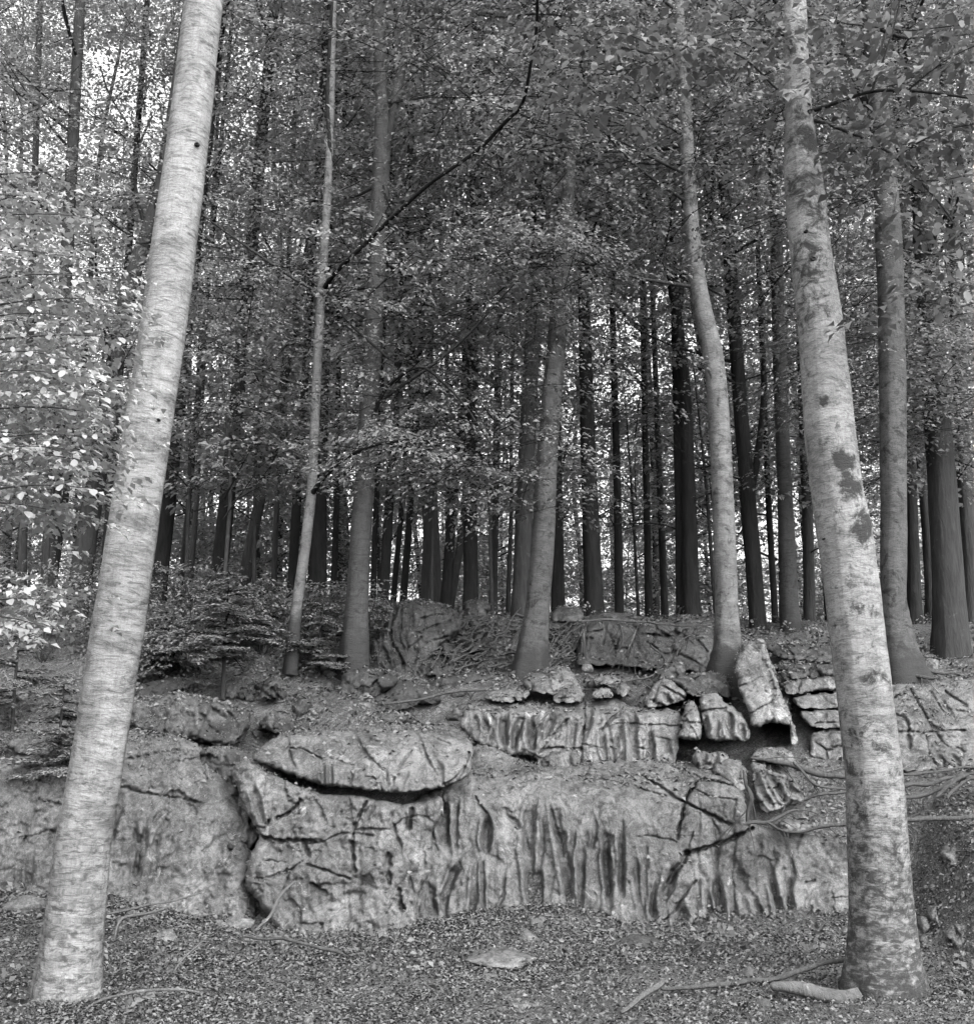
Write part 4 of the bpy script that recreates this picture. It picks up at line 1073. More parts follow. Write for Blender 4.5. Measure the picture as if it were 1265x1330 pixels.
# ---- dark trunks between them: (foot px, foot py, width, top px, top py, top width, distance, crown from py, label)
dark = [
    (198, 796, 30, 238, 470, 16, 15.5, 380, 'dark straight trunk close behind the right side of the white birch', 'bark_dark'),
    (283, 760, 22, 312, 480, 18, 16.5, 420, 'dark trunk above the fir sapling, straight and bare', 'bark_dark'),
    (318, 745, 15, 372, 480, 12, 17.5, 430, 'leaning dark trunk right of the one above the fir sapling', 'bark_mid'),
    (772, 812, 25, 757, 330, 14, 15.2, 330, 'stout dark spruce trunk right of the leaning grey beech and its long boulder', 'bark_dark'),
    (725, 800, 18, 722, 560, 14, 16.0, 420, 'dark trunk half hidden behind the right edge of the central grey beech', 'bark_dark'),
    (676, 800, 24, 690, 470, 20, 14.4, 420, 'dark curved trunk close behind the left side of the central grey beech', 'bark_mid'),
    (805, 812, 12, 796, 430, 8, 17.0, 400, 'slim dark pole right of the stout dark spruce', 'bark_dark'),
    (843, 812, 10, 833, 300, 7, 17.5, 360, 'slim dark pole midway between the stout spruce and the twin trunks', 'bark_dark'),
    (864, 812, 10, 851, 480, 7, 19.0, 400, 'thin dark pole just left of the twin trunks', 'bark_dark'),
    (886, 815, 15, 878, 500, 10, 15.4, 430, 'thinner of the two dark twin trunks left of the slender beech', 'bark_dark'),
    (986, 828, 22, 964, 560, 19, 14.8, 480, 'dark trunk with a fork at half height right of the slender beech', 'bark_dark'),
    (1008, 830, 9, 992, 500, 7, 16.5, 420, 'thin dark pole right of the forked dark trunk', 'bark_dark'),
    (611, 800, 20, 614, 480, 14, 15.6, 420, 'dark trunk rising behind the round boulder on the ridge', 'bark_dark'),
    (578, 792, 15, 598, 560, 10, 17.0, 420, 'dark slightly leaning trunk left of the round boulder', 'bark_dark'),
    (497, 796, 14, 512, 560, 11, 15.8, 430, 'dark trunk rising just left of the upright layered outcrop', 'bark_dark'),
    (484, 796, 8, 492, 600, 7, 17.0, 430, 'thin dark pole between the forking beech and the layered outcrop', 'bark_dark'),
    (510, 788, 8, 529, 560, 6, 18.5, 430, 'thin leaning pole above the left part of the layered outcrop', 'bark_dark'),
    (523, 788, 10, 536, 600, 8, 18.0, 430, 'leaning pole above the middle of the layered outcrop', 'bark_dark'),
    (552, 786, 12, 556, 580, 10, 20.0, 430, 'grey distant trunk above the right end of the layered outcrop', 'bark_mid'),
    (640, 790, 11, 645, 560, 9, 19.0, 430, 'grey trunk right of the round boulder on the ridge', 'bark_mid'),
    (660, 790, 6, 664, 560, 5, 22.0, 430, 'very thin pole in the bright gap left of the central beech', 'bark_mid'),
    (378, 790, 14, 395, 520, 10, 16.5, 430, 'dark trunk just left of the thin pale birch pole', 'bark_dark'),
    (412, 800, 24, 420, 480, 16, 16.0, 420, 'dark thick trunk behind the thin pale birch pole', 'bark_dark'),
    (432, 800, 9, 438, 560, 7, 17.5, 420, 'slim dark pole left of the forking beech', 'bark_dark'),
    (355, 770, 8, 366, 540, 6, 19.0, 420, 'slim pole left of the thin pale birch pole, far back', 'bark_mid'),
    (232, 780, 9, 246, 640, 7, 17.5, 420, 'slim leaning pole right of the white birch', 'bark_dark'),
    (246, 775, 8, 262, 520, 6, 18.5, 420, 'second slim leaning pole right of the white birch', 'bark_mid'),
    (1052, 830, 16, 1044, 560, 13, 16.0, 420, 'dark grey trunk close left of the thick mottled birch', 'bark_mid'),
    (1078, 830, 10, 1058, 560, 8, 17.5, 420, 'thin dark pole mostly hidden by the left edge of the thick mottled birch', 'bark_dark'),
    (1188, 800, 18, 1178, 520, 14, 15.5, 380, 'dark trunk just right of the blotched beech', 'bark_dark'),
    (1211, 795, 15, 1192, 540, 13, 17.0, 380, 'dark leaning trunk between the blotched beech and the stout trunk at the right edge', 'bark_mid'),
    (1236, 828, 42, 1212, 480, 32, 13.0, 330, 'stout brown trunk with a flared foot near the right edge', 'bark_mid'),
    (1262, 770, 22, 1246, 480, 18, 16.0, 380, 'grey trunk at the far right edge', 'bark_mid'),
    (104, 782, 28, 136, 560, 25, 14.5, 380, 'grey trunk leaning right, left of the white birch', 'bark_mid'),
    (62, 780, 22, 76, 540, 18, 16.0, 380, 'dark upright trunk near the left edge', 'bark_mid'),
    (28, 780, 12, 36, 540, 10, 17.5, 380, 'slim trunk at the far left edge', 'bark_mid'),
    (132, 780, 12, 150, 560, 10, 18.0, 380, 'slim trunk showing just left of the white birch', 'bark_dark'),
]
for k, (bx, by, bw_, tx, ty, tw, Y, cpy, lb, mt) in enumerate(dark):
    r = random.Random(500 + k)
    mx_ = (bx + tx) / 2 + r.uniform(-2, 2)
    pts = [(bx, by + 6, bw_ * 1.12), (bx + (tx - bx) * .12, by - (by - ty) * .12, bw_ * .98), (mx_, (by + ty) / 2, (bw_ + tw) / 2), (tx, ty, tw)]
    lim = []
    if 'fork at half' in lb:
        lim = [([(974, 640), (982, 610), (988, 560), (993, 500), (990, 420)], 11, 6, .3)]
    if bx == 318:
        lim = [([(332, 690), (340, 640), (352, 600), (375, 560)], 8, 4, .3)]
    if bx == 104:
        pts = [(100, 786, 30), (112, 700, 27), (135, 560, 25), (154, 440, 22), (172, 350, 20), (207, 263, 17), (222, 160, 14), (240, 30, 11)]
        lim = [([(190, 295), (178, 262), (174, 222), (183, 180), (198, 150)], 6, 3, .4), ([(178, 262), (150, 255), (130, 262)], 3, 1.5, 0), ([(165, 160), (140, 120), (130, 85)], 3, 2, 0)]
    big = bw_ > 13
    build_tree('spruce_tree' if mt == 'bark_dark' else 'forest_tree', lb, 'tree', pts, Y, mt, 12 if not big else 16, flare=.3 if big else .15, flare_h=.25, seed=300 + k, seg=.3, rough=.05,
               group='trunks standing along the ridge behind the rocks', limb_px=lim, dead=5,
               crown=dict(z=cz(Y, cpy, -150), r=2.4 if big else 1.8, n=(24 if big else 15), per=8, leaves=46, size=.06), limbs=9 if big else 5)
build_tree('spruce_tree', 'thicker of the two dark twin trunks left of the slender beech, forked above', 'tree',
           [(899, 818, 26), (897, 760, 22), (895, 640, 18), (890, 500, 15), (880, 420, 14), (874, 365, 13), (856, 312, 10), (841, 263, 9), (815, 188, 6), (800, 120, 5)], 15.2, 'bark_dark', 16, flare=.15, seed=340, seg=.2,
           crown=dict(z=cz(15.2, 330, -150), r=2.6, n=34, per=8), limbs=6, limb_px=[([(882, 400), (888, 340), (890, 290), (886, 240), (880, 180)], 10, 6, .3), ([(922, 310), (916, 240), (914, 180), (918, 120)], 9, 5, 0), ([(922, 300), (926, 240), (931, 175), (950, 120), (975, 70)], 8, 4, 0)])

# ---- the wood behind: five tree models, many copies
far_models = []
for k in range(5):
    r = np.random.default_rng(700 + k)
    h = 21 + 2 * k % 3
    base_r = [.10, .08, .13, .07, .09][k]
    root = empty('forest_tree', (0, 300 + k, -50), 'slim distant tree deep in the wood behind the ridge', 'tree', 'distant trees in the wood behind the ridge')
    P = np.array([[0, 0, -.6], [r.normal(0, .25), r.normal(0, .2), 4], [r.normal(0, .5), r.normal(0, .3), 8], [r.normal(0, .6), r.normal(0, .4), 13], [r.normal(0, .8), r.normal(0, .5), h]])
    v, f, uv = tube(P, [base_r * 1.15, base_r, base_r * .85, base_r * .6, base_r * .2], 9, .8, rough=.06, seed=k)
    obj('trunk', mesh_np('trunk', v, f, True, uv), M['bark_dark' if k % 2 else 'bark_mid'], root)
    n = 74
    z = r.uniform(4.2, h, n); t = (z - 4.2) / (h - 4.2)
    d = 3.1 * (.5 + .5 * np.sin(np.pi * np.clip(t * .85 + .2, 0, 1))) * r.uniform(.05, 1, n) ** .55
    th = r.uniform(0, 2 * np.pi, n)
    C = np.stack([np.cos(th) * d, np.sin(th) * d, z], -1)
    o, az, tl, sc = clump_sprays(r, C, 6, .45)
    v, f = place_sprays(r, o, az, tl, sc * 1.25, 31, size=.10, width=.42)
    crown_obj(root, v, f, 'leaf_far', twig_quads(o, az, tl, sc * 1.25, w=.014))
    for j in range(7):
        c = C[r.integers(0, n)]
        p0 = np.array([0, 0, c[2] - r.uniform(.3, 1.5)])
        v, f, uv = tube(limb_path(r, p0, c, -.05), np.linspace(.05, .01, 6), 5, .5)
        obj('limb', mesh_np('limb', v, f, True, uv), M['twig'], root)
    far_models.append(root)
rf = np.random.default_rng(77)
spots = []
for _ in range(4000):
    Y = 21 + 36 * rf.uniform() ** 1.15
    x = rf.uniform(-1, 1) * (Y * .46 + 2.5)
    if all((x - a) ** 2 + (Y - b) ** 2 > (1.5 + .02 * Y) ** 2 for a, b in spots): spots.append((x, Y))
    if len(spots) >= 62: break
for k, (x, Y) in enumerate(spots):
    z = float(ground_z(np.array([x]), np.array([Y]))[0])
    src = far_models[k % 5]
    s = rf.uniform(.8, 1.2)
    if k < 5:
        src.location = (x, Y, z); src.rotation_euler = (0, 0, rf.uniform(0, 6.28)); src.scale = (s, s, s)
    else:
        c_ = copy_tree(src, (x, Y, z - .2), rf.uniform(0, 6.28), s)
        c_.rotation_euler = (rf.normal(0, .05), rf.normal(0, .05), rf.uniform(0, 6.28))

# ---- leafy young trees deeper in the wood
th_models = []
for k in range(3):
    r = np.random.default_rng(760 + k)
    root = empty('young_tree', (0, 0, 0), 'low bushy young tree filling the gaps between the trunks far behind the ridge', 'tree', 'bushy young trees far behind the ridge')
    h = 6.5 + k
    P = np.array([[0, 0, -.4], [r.normal(0, .2), r.normal(0, .2), h * .5], [r.normal(0, .4), r.normal(0, .4), h]])
    v, f, uv = tube(P, [.05, .035, .01], 7, .5)
    obj('trunk', mesh_np('trunk', v, f, True, uv), M['bark_mid'], root)
    n = 46
    z = h * r.uniform(.06, 1, n); th = r.uniform(0, 2 * np.pi, n); d = 2.3 * (1 - .55 * z / h) * r.uniform(.1, 1, n) ** .6
    o, az, tl, sc = clump_sprays(r, np.stack([np.cos(th) * d, np.sin(th) * d, z], -1), 7, .4)
    v, f = place_sprays(r, o, az, tl, sc * 1.1, 26, size=.10, width=.4)
    crown_obj(root, v, f, 'leaf_far', twig_quads(o, az, tl, sc * 1.1, w=.01))
    for j in range(6):
        c = np.array([math.cos(th[j]) * d[j], math.sin(th[j]) * d[j], z[j]])
        v, f, uv = tube(limb_path(r, np.array([0, 0, max(.2, z[j] - d[j] * .6)]), c, -.05), np.linspace(.025, .006, 6), 5, .4)
        obj('limb', mesh_np('limb', v, f, True, uv), M['twig'], root)
    th_models.append(root)
for k in range(36):
    Y = rf.uniform(21, 52); x = rf.uniform(-1, 1) * (Y * .44 + 1.5)
    z = float(ground_z(np.array([x]), np.array([Y]))[0]) - .3
    s = rf.uniform(.7, 1.15); a = rf.uniform(0, 6.28)
    if k < 3:
        o_ = th_models[k]; o_.location = (x, Y, z); o_.rotation_euler = (0, 0, a); o_.scale = (s, s, s)
    else:
        copy_tree(th_models[k % 3], (x, Y, z), a, s)

# ---- understory: leafy saplings under the tall trees
us = [(560, 15.5, 1.2, 'leafy sapling with flat layered sprays behind the layered outcrop'), (640, 14.6, 1.1, 'leafy sapling reaching over the rubble bank'),
      (330, 15.0, 1.4, 'leafy sapling above the fir sapling'), (240, 14.5, 1.2, 'leafy sapling right of the white birch'), (1100, 15.5, 1.2, 'leafy sapling behind the thick mottled birch'),
      (1225, 14.0, 1.2, 'leafy sapling in front of the stout brown trunk'), (830, 18, 1.4, 'leafy sapling behind the slim dark poles'), (980, 17.5, 1.4, 'leafy sapling behind the forked dark trunk'),
      (285, 13.0, 1.0, 'leafy sapling with flat sprays close right of the white birch, above the slope'), (130, 13.2, 1.1, 'leafy sapling left of the white birch above the slope'), (930, 15.6, 1.2, 'leafy sapling behind the slender beech'),
      (60, 14.5, 1.3, 'leafy sapling among the trunks at the left edge'), (720, 17.5, 1.3, 'leafy sapling right of the central beech, far back')]
for k, (px, Y, rad, lb) in enumerate(us):
    r = np.random.default_rng(800 + k)
    p = at(px, 800, Y); base = np.array([p[0], Y, float(ground_z(p[0], Y))])
    root = empty('beech_sapling', base, lb, 'sapling', 'leafy saplings under the tall trees')
    h = r.uniform(3.2, 4.6)
    P = np.array([[0, 0, -.2], [r.normal(0, .1), r.normal(0, .1), h * .5], [r.normal(0, .2), r.normal(0, .2), h]])
    v, f, uv = tube(P, [.03, .022, .008], 7, .3)
    obj('trunk', mesh_np('trunk', v, f, True, uv), M['bark_mid'], root)
    n = 16
    z = r.uniform(1.6, h, n); th = r.uniform(0, 6.28, n); d = rad * r.uniform(.1, 1, n)
    C = np.stack([np.cos(th) * d, np.sin(th) * d, z], -1)
    o, az, tl, sc = clump_sprays(r, C, 4, .2)
    v, f = place_sprays(r, o, az, tl * .4, sc * .9, 30, size=.075)
    crown_obj(root, v, f, 'leaf', twig_quads(o, az, tl * .4, sc * .9))
    for j in range(6):
        c = C[j]; p0 = np.array([0, 0, max(.6, c[2] - .5)])
        v, f, uv = tube(limb_path(r, p0, c, .02), np.linspace(.012, .004, 6), 5, .3)
        obj('limb', mesh_np('limb', v, f, True, uv), M['twig'], root)

# ---- low leafy shrubs on the left slope
for k, (px, py, h, rad, lb) in enumerate([(250, 830, .9, .6, 'low leafy shrub between the white birch and the bushy fir sapling'), (392, 838, .7, .5, 'low leafy shrub around the foot of the thin pale birch pole'), (150, 830, 1.0, .6, 'low leafy shrub hidden behind the white birch'),
                                          (55, 860, 1.1, .7, 'low leafy shrub near the left edge behind the small pale fir'), (340, 850, .6, .5, 'low leafy shrub right of the bushy fir sapling'), (440, 835, .6, .45, 'low leafy shrub left of the foot of the forking beech'), (210, 880, .5, .5, 'ground hugging shrub above the boulder with the pale patch')]):
    r = np.random.default_rng(860 + k)
    Y = ground_Y(px, py); p = at(px, py, Y); base = np.array([p[0], Y, float(ground_z(p[0], Y))])
    root = empty('shrub', base, lb, 'shrub', 'low shrubs on the left slope')
    ps = []
    C = []
    for j in range(7):
        th = r.uniform(0, 6.28); e = np.array([math.cos(th) * rad * r.uniform(.3, 1), math.sin(th) * rad * r.uniform(.3, 1), h * r.uniform(.45, 1)])
        ps.append(tube(limb_path(r, np.array([0, 0, -.05]), e, .1), np.linspace(.009, .003, 6), 5, .1)); C += [e, e * .7 + [0, 0, .05]]
    v, f, uv = join(ps)
    obj('stem', mesh_np('stem', v, f, True, uv), M['bark_mid'], root)
    o, az, tl, sc = clump_sprays(r, np.array(C), 6, .12)
    v, f = place_sprays(r, o, az, tl, sc * .42, 26, size=.042, width=.4)
    crown_obj(root, v, f, 'leaf', twig_quads(o, az, tl, sc * .42, w=.004))
# ------------------------------------------------------------------ single leaves near the camera
def leaf_mesh(name, k):
    r = np.random.default_rng(900 + k)
    w = [.62, .7, .56][k]
    xs = [0, .28, .62, .88, 1.0]; ws = [0, .42, .5, .24, 0]
    V, F = [], []
    cup = r.uniform(.08, .2); droop = r.uniform(.1, .3)
    for x, hw in zip(xs, ws):
        z = -droop * x * x
        V += [(x, -hw * w, z + cup * hw), (x, 0, z), (x, hw * w, z + cup * hw)]
    for i in range(4):
        a = i * 3
        F += [(a, a + 3, a + 4, a + 1), (a + 1, a + 4, a + 5, a + 2)]
    return mesh_np(name, np.array(V), np.array(F), True)


def basis(a, n):
    a = Vector(a).normalized(); n = Vector(n)
    b = n.cross(a).normalized(); n = a.cross(b)
    return Matrix((a, b, n)).transposed()


def leaf_obj(me, parent, pos, a, n, s):
    o = bpy.data.objects.new('leaf', me)
    COL.objects.link(o)
    o.parent = parent
    o.matrix_basis = Matrix.Translation(Vector(pos)) @ basis(a, n).to_4x4() @ Matrix.Diagonal((s, s, s, 1))
    return o


def leafy_twig(parent, meshes, P, base, rng, n, size, mat_list=None, spread=.16, start=.15):
    """n single leaves set alternately on short side shoots along the path P"""
    d = np.r_[0, np.cumsum(np.linalg.norm(np.diff(P, axis=0), axis=1))]
    for k in range(n):
        s = d[-1] * rng.uniform(start, 1.0) if d[-1] else 0
        p = np.array([np.interp(s, d, P[:, j]) for j in range(3)])
        i = min(len(P) - 2, int(np.searchsorted(d, s, 'right') - 1)); t = unit(P[i + 1] - P[i])
        side = -1 if k % 2 else 1
        perp = unit(np.cross(t, [0, 0, 1.0])) * side
        off = rng.uniform(.01, spread)
        p = p + perp * off + t * rng.uniform(0, .08) + [0, 0, rng.normal(0, .025) - off * .25]
        a = perp * rng.uniform(.3, 1) + t * rng.uniform(.2, 1) + [0, 0, rng.normal(-.3, .25)]
        nn = np.array([rng.normal(0, .35), rng.normal(-.35, .35), 1.0])
        leaf_obj(meshes[k % len(meshes)], parent, p - base, a, nn, size * rng.uniform(.7, 1.2))


# left edge: branches of a beech whose trunk stands just outside the picture
rl = np.random.default_rng(41)
lb = empty('beech_tree', (-2.95, 5.3, 0), 'beech branches with large pale leaves reaching in at the left edge', 'tree')
bs = np.array([-2.95, 5.3, 0])
v, f, uv = tube(np.array([[0, 0, -.3], [.02, 0, 1.5], [.06, .05, 3.5], [.05, .1, 7]]), [.12, .1, .085, .05], 18, .1, rough=.05, flare=.4, flare_h=.2)
obj('trunk', mesh_np('trunk', v, f, True, uv), M['beech'], lb)
lm = [leaf_mesh('leaf', k) for k in range(3)]
for m_ in lm: m_.materials.append(M['leaf_pale'])
twigs = [(232, 120, 8, 5.6), (282, 165, 10, 5.4), (330, 120, 10, 5.2), (366, 178, 18, 5.0), (392, 188, 20, 5.1), (415, 120, 14, 4.9), (440, 185, 18, 5.2), (468, 135, 14, 5.0), (490, 110, 12, 4.8),
         (514, 168, 22, 5.0), (533, 160, 18, 5.2), (570, 150, 22, 5.0), (585, 110, 14, 4.9), (604, 150, 22, 5.1), (634, 148, 20, 5.0), (660, 90, 8, 5.2), (782, 125, 12, 5.2), (808, 85, 8, 5.0)]
for k, (py, px1, nl, Y) in enumerate(twigs):
    px1 -= 26 if py > 260 else 0
    p1 = at(px1, py + rl.normal(0, 5), Y)
    p0 = bs + [.03, 0, max(.8, p1[2] - rl.uniform(.05, .35))]
    mid = at((px1 - 120) / 2, py + rl.normal(-6, 4), (Y + 5.2) / 2)
    P = np.array([p0, mid * .5 + p0 * .5 + [0, 0, .05], mid, p1 * .5 + mid * .5 + [0, 0, .02], p1])
    v, f, uv = tube(P - bs, [.009, .007, .005, .003, .0015], 6, .06, rough=.1, seed=k)
    br = obj('branch', mesh_np('branch', v, f, True, uv), M['beech_mid'], lb)
    leafy_twig(br, lm, P[2:], bs, rl, nl, .05, start=.0)
    C = P[2] + (P[4] - P[2]) * rl.uniform(-.2, .62, (9, 1)) + rl.normal(0, .07, (9, 3)) + [0, .2, 0]
    o, az, tl, sc = clump_sprays(rl, C, 2, .08)
    v, f = place_sprays(rl, o - bs, az, tl * .3, sc * .36, 20, size=.04, width=.3)
    tag(obj('foliage', mesh_np('foliage', v, f), M['leaf_pale_mass'], br), kind='stuff')

# the mottled birch carries leafy branches on the right
rr_ = np.random.default_rng(43)
rb = np.array(RT.location)
lm2 = [leaf_mesh('leaf', k) for k in range(3)]
for m_ in lm2: m_.materials.append(M['leaf_right'])
brs = [([(1046, 146), (1075, 137), (1100, 127), (1133, 117), (1180, 116), (1250, 125), (1310, 134)], 7, 3, 6.7, -.5, 34),
       ([(1046, 152), (1075, 160), (1100, 170), (1135, 184), (1165, 204), (1195, 234), (1220, 262), (1240, 290), (1252, 330)], 6.5, 2.5, 7.0, -.4, 36),
       ([(1132, 118), (1142, 92), (1150, 70), (1166, 18), (1172, -30)], 4, 2, 6.6, -.2, 14), ([(1116, 121), (1128, 100), (1140, 75), (1156, 25), (1160, -20)], 4, 2, 6.6, .1, 12),
       ([(1046, 142), (1030, 132), (1005, 112), (985, 90), (960, 70), (925, 60)], 4, 2, 6.9, -.4, 24), ([(1180, 116), (1210, 90), (1240, 70), (1275, 55)], 3, 1.5, 6.4, -.3, 24),
       ([(1195, 234), (1225, 235), (1262, 225)], 2.5, 1.2, 6.6, -.2, 20), ([(1165, 204), (1190, 185), (1235, 165), (1270, 160)], 2.5, 1.2, 6.6, -.3, 24), ([(1040, 60), (1010, 40), (960, 35), (900, 55), (850, 60)], 4, 1.5, 7.0, -.6, 34),
       ([(900, 55), (850, 85), (800, 92), (740, 84), (705, 100)], 2.5, 1.2, 6.4, .2, 36), ([(850, 60), (810, 40), (770, 45)], 2.5, 1.2, 6.4, 0, 18), ([(1240, 290), (1225, 330), (1235, 380)], 2, 1, 6.6, 0, 12), ([(1040, 20), (1100, 30), (1180, 40), (1260, 30)], 3, 1.5, 6.9, -.5, 30)]
ntot = 0
for k, (line, w0, w1, Y, yo, nl) in enumerate(brs):
    L = np.array(line, float)
    P = at(L[:, 0], L[:, 1], Y + np.linspace(.35 if k < 2 or k in (4, 8, 12) else 0, yo, len(L)))
    v, f, uv = tube(P - rb, np.linspace(w0, w1, len(L)) / 2 * Y / FPX, 8, .04, rough=.1, seed=k)
    br = obj('branch', mesh_np('branch', v, f, True, uv), M['bark_mid'], RT)
    leafy_twig(br, lm2, P, rb, rr_, nl, .07, spread=.22, start=.12)
    ntot += nl
    # smaller and shaded foliage of the same branch
    s = rr_.uniform(.1, 1, 7) * (len(P) - 1); i = s.astype(int).clip(0, len(P) - 2)
    C = P[i] + (P[i + 1] - P[i]) * (s - i)[:, None] + rr_.normal(0, .12, (7, 3))
    o, az, tl, sc = clump_sprays(rr_, C, 2, .12)
    v, f = place_sprays(rr_, o - rb, az, tl, sc * .5, 16, size=.065, width=.3)
    tag(obj('foliage', mesh_np('foliage', v, f), M['leaf_right_mass'], br), kind='stuff')


# ------------------------------------------------------------------ small firs on the left slope
def fir(label, px, foot_py, Y, height, rad, seed, nb=26, z0=.3):
    r = np.random.default_rng(seed)
    p = at(px, foot_py, Y)
    base = np.array([p[0], Y, float(ground_z(p[0], Y))])
    root = empty('fir_sapling', base, label, 'sapling', 'small firs on the left slope')
    v, f, uv = tube(np.array([[0, 0, -.2], [r.normal(0, .02), r.normal(0, .02), height * .5], [r.normal(0, .04), r.normal(0, .04), height]]), [.024 * height ** .7, .015, .005], 8, .1, rough=.1)
    obj('trunk', mesh_np('trunk', v, f, True, uv), M['bark_mid'], root)
    for k in range(nb):
        z = height * (z0 + (1 - z0) * (k + r.uniform(0, .8)) / nb)
        t = (z / height - z0) / (1 - z0)
        L = rad * (1 - t * .85) * r.uniform(.7, 1.1)
        az = r.uniform(0, 6.283)
        d = np.array([math.cos(az), math.sin(az), 0])
        u = np.linspace(0, 1, 5)[:, None]
        P = np.array([0, 0, z]) + d * L * u + np.array([0, 0, 1]) * (r.uniform(.05, .45) * u - r.uniform(.15, .4) * u * u) * L
        v, f, uv = tube(P, np.linspace(.009, .003, 5), 5, .1)
        br = obj('branch', mesh_np('branch', v, f, True, uv), M['twig'], root)
        # flat combs of needles on side shoots
        pts, axs, nrm, sz = [], [], [], []
        ns = max(5, int(L / .045))
        pr = np.cross(d, [0, 0, 1])
        for i in range(1, ns + 1):
            q = i / ns
            c = np.array([np.interp(q, u[:, 0], P[:, j]) for j in range(3)])
            sl = L * .42 * math.sin(min(1, (1.05 - q) * 1.3) * math.pi / 2) * r.uniform(.7, 1.1) + .03
            for sgn in (-1, 1):
                sdv = unit(pr * sgn * .8 + d * .6 + np.array([0, 0, r.normal(-.12, .08)]))
                m = max(4, int(sl / .010))
                for j in range(m):
                    cc = c + sdv * sl * j / m + r.normal(0, .004, 3)
                    for sg in (-1, 1):
                        pts.append(cc); axs.append(sdv * .7 + np.cross(sdv, [0, 0, 1]) * sg + r.normal(0, .15, 3)); nrm.append([r.normal(0, .3), r.normal(0, .3), 1]); sz.append(.042 * r.uniform(.7, 1.2))
        v, f = leaves(np.array(pts), np.array(axs), np.array(nrm), np.array(sz), .42, .03)
        tag(obj('needles', mesh_np('needles', v, f), M['needle'], br), kind='stuff')


fir('bushy fir sapling with a bare dark stem on the slope left of the thin pole', 291, 892, 11.3, 1.25, .78, 51, 38, .32)
fir('small pale fir left of the white birch near the left edge', 80, 950, 9.6, 1.05, .62, 52, 32, .2)
fir('low dark fir bush at the foot of the thin pale birch pole', 415, 850, 12.2, .75, .6, 53, 26, .1)
fir('spreading low fir right behind the white birch', 215, 850, 11.9, .7, .75, 54, 26, .12)
fir('little fir at the far left edge', 20, 890, 10.6, .9, .6, 55, 16, .2)
fir('low fir bush beside the foot of the forking beech', 478, 850, 12.9, .6, .4, 56, 12, .1)
fir('low fir bush behind the bushy fir sapling', 340, 830, 12.8, .8, .65, 57, 24, .1)

# ------------------------------------------------------------------ roots, sticks and stones
def px_tube(name, label, line, w, Y, mat, cat, yo=0.0, group=None, sides=9, lift=0.0, seed=1):
    L = chaikin(np.array(line, float), 2, False)
    YY = np.linspace(Y, Y + yo, len(L)) if np.isscalar(yo) else np.interp(np.linspace(0, 1, len(L)), np.linspace(0, 1, len(yo)), yo)
    P = at(L[:, 0], L[:, 1], YY)
    if lift is not None and lift > 0:                      # lies on the ground
        P[:, 2] = np.maximum(P[:, 2], ground_z(P[:, 0], P[:, 1]) + lift)
    wob_ = .006 * len(label) / 60 + .012
    P[1:-1] += wob_ * np.stack([gnoise(P[1:-1] * 7 + j * 9.1, seed + j) for j in range(3)], -1)
    c = P[0].copy()
    wl_ = np.interp(np.linspace(0, 1, len(L)), np.linspace(0, 1, len(w)), w)
    if name == 'tree_root': wl_ = wl_ * .62 * (1 + .25 * n2(np.arange(len(L)) * .35, np.zeros(len(L)), seed, 2))
    wl_[-1] *= .35; wl_[0] *= .5
    v, f, uv = tube(P - c, wl_ / 2 * YY / FPX, sides, .02, rough=.2, seed=seed)
    if name == 'tree_root':
        r = np.random.default_rng(seed + 900); ps = [(v, f, uv)]
        for _ in range(5):
            i = int(r.integers(2, len(P) - 2)); tdir = unit(P[min(i + 2, len(P) - 1)] - P[i - 2])
            sd_ = unit(np.array([r.normal(0, .6), r.normal(0, .25), r.normal(-.35, .5)]) + tdir * .9)
            Lr = r.uniform(.12, .4); u_ = np.linspace(0, 1, 6)[:, None]
            pr = P[i] - c + sd_ * Lr * u_ + np.array([0, .02, -.06]) * u_ * u_ + r.normal(0, .008, (6, 3)) * u_
            ps.append(tube(pr, np.linspace(wl_[i] * .3, .6, 6) / 2 * YY[i] / FPX, 6, .03, rough=.2, seed=seed))
        v, f, uv = join(ps)
    return tag(obj(name, mesh_np(name, v, f, True, uv), M[mat], None, c), label, cat, group)


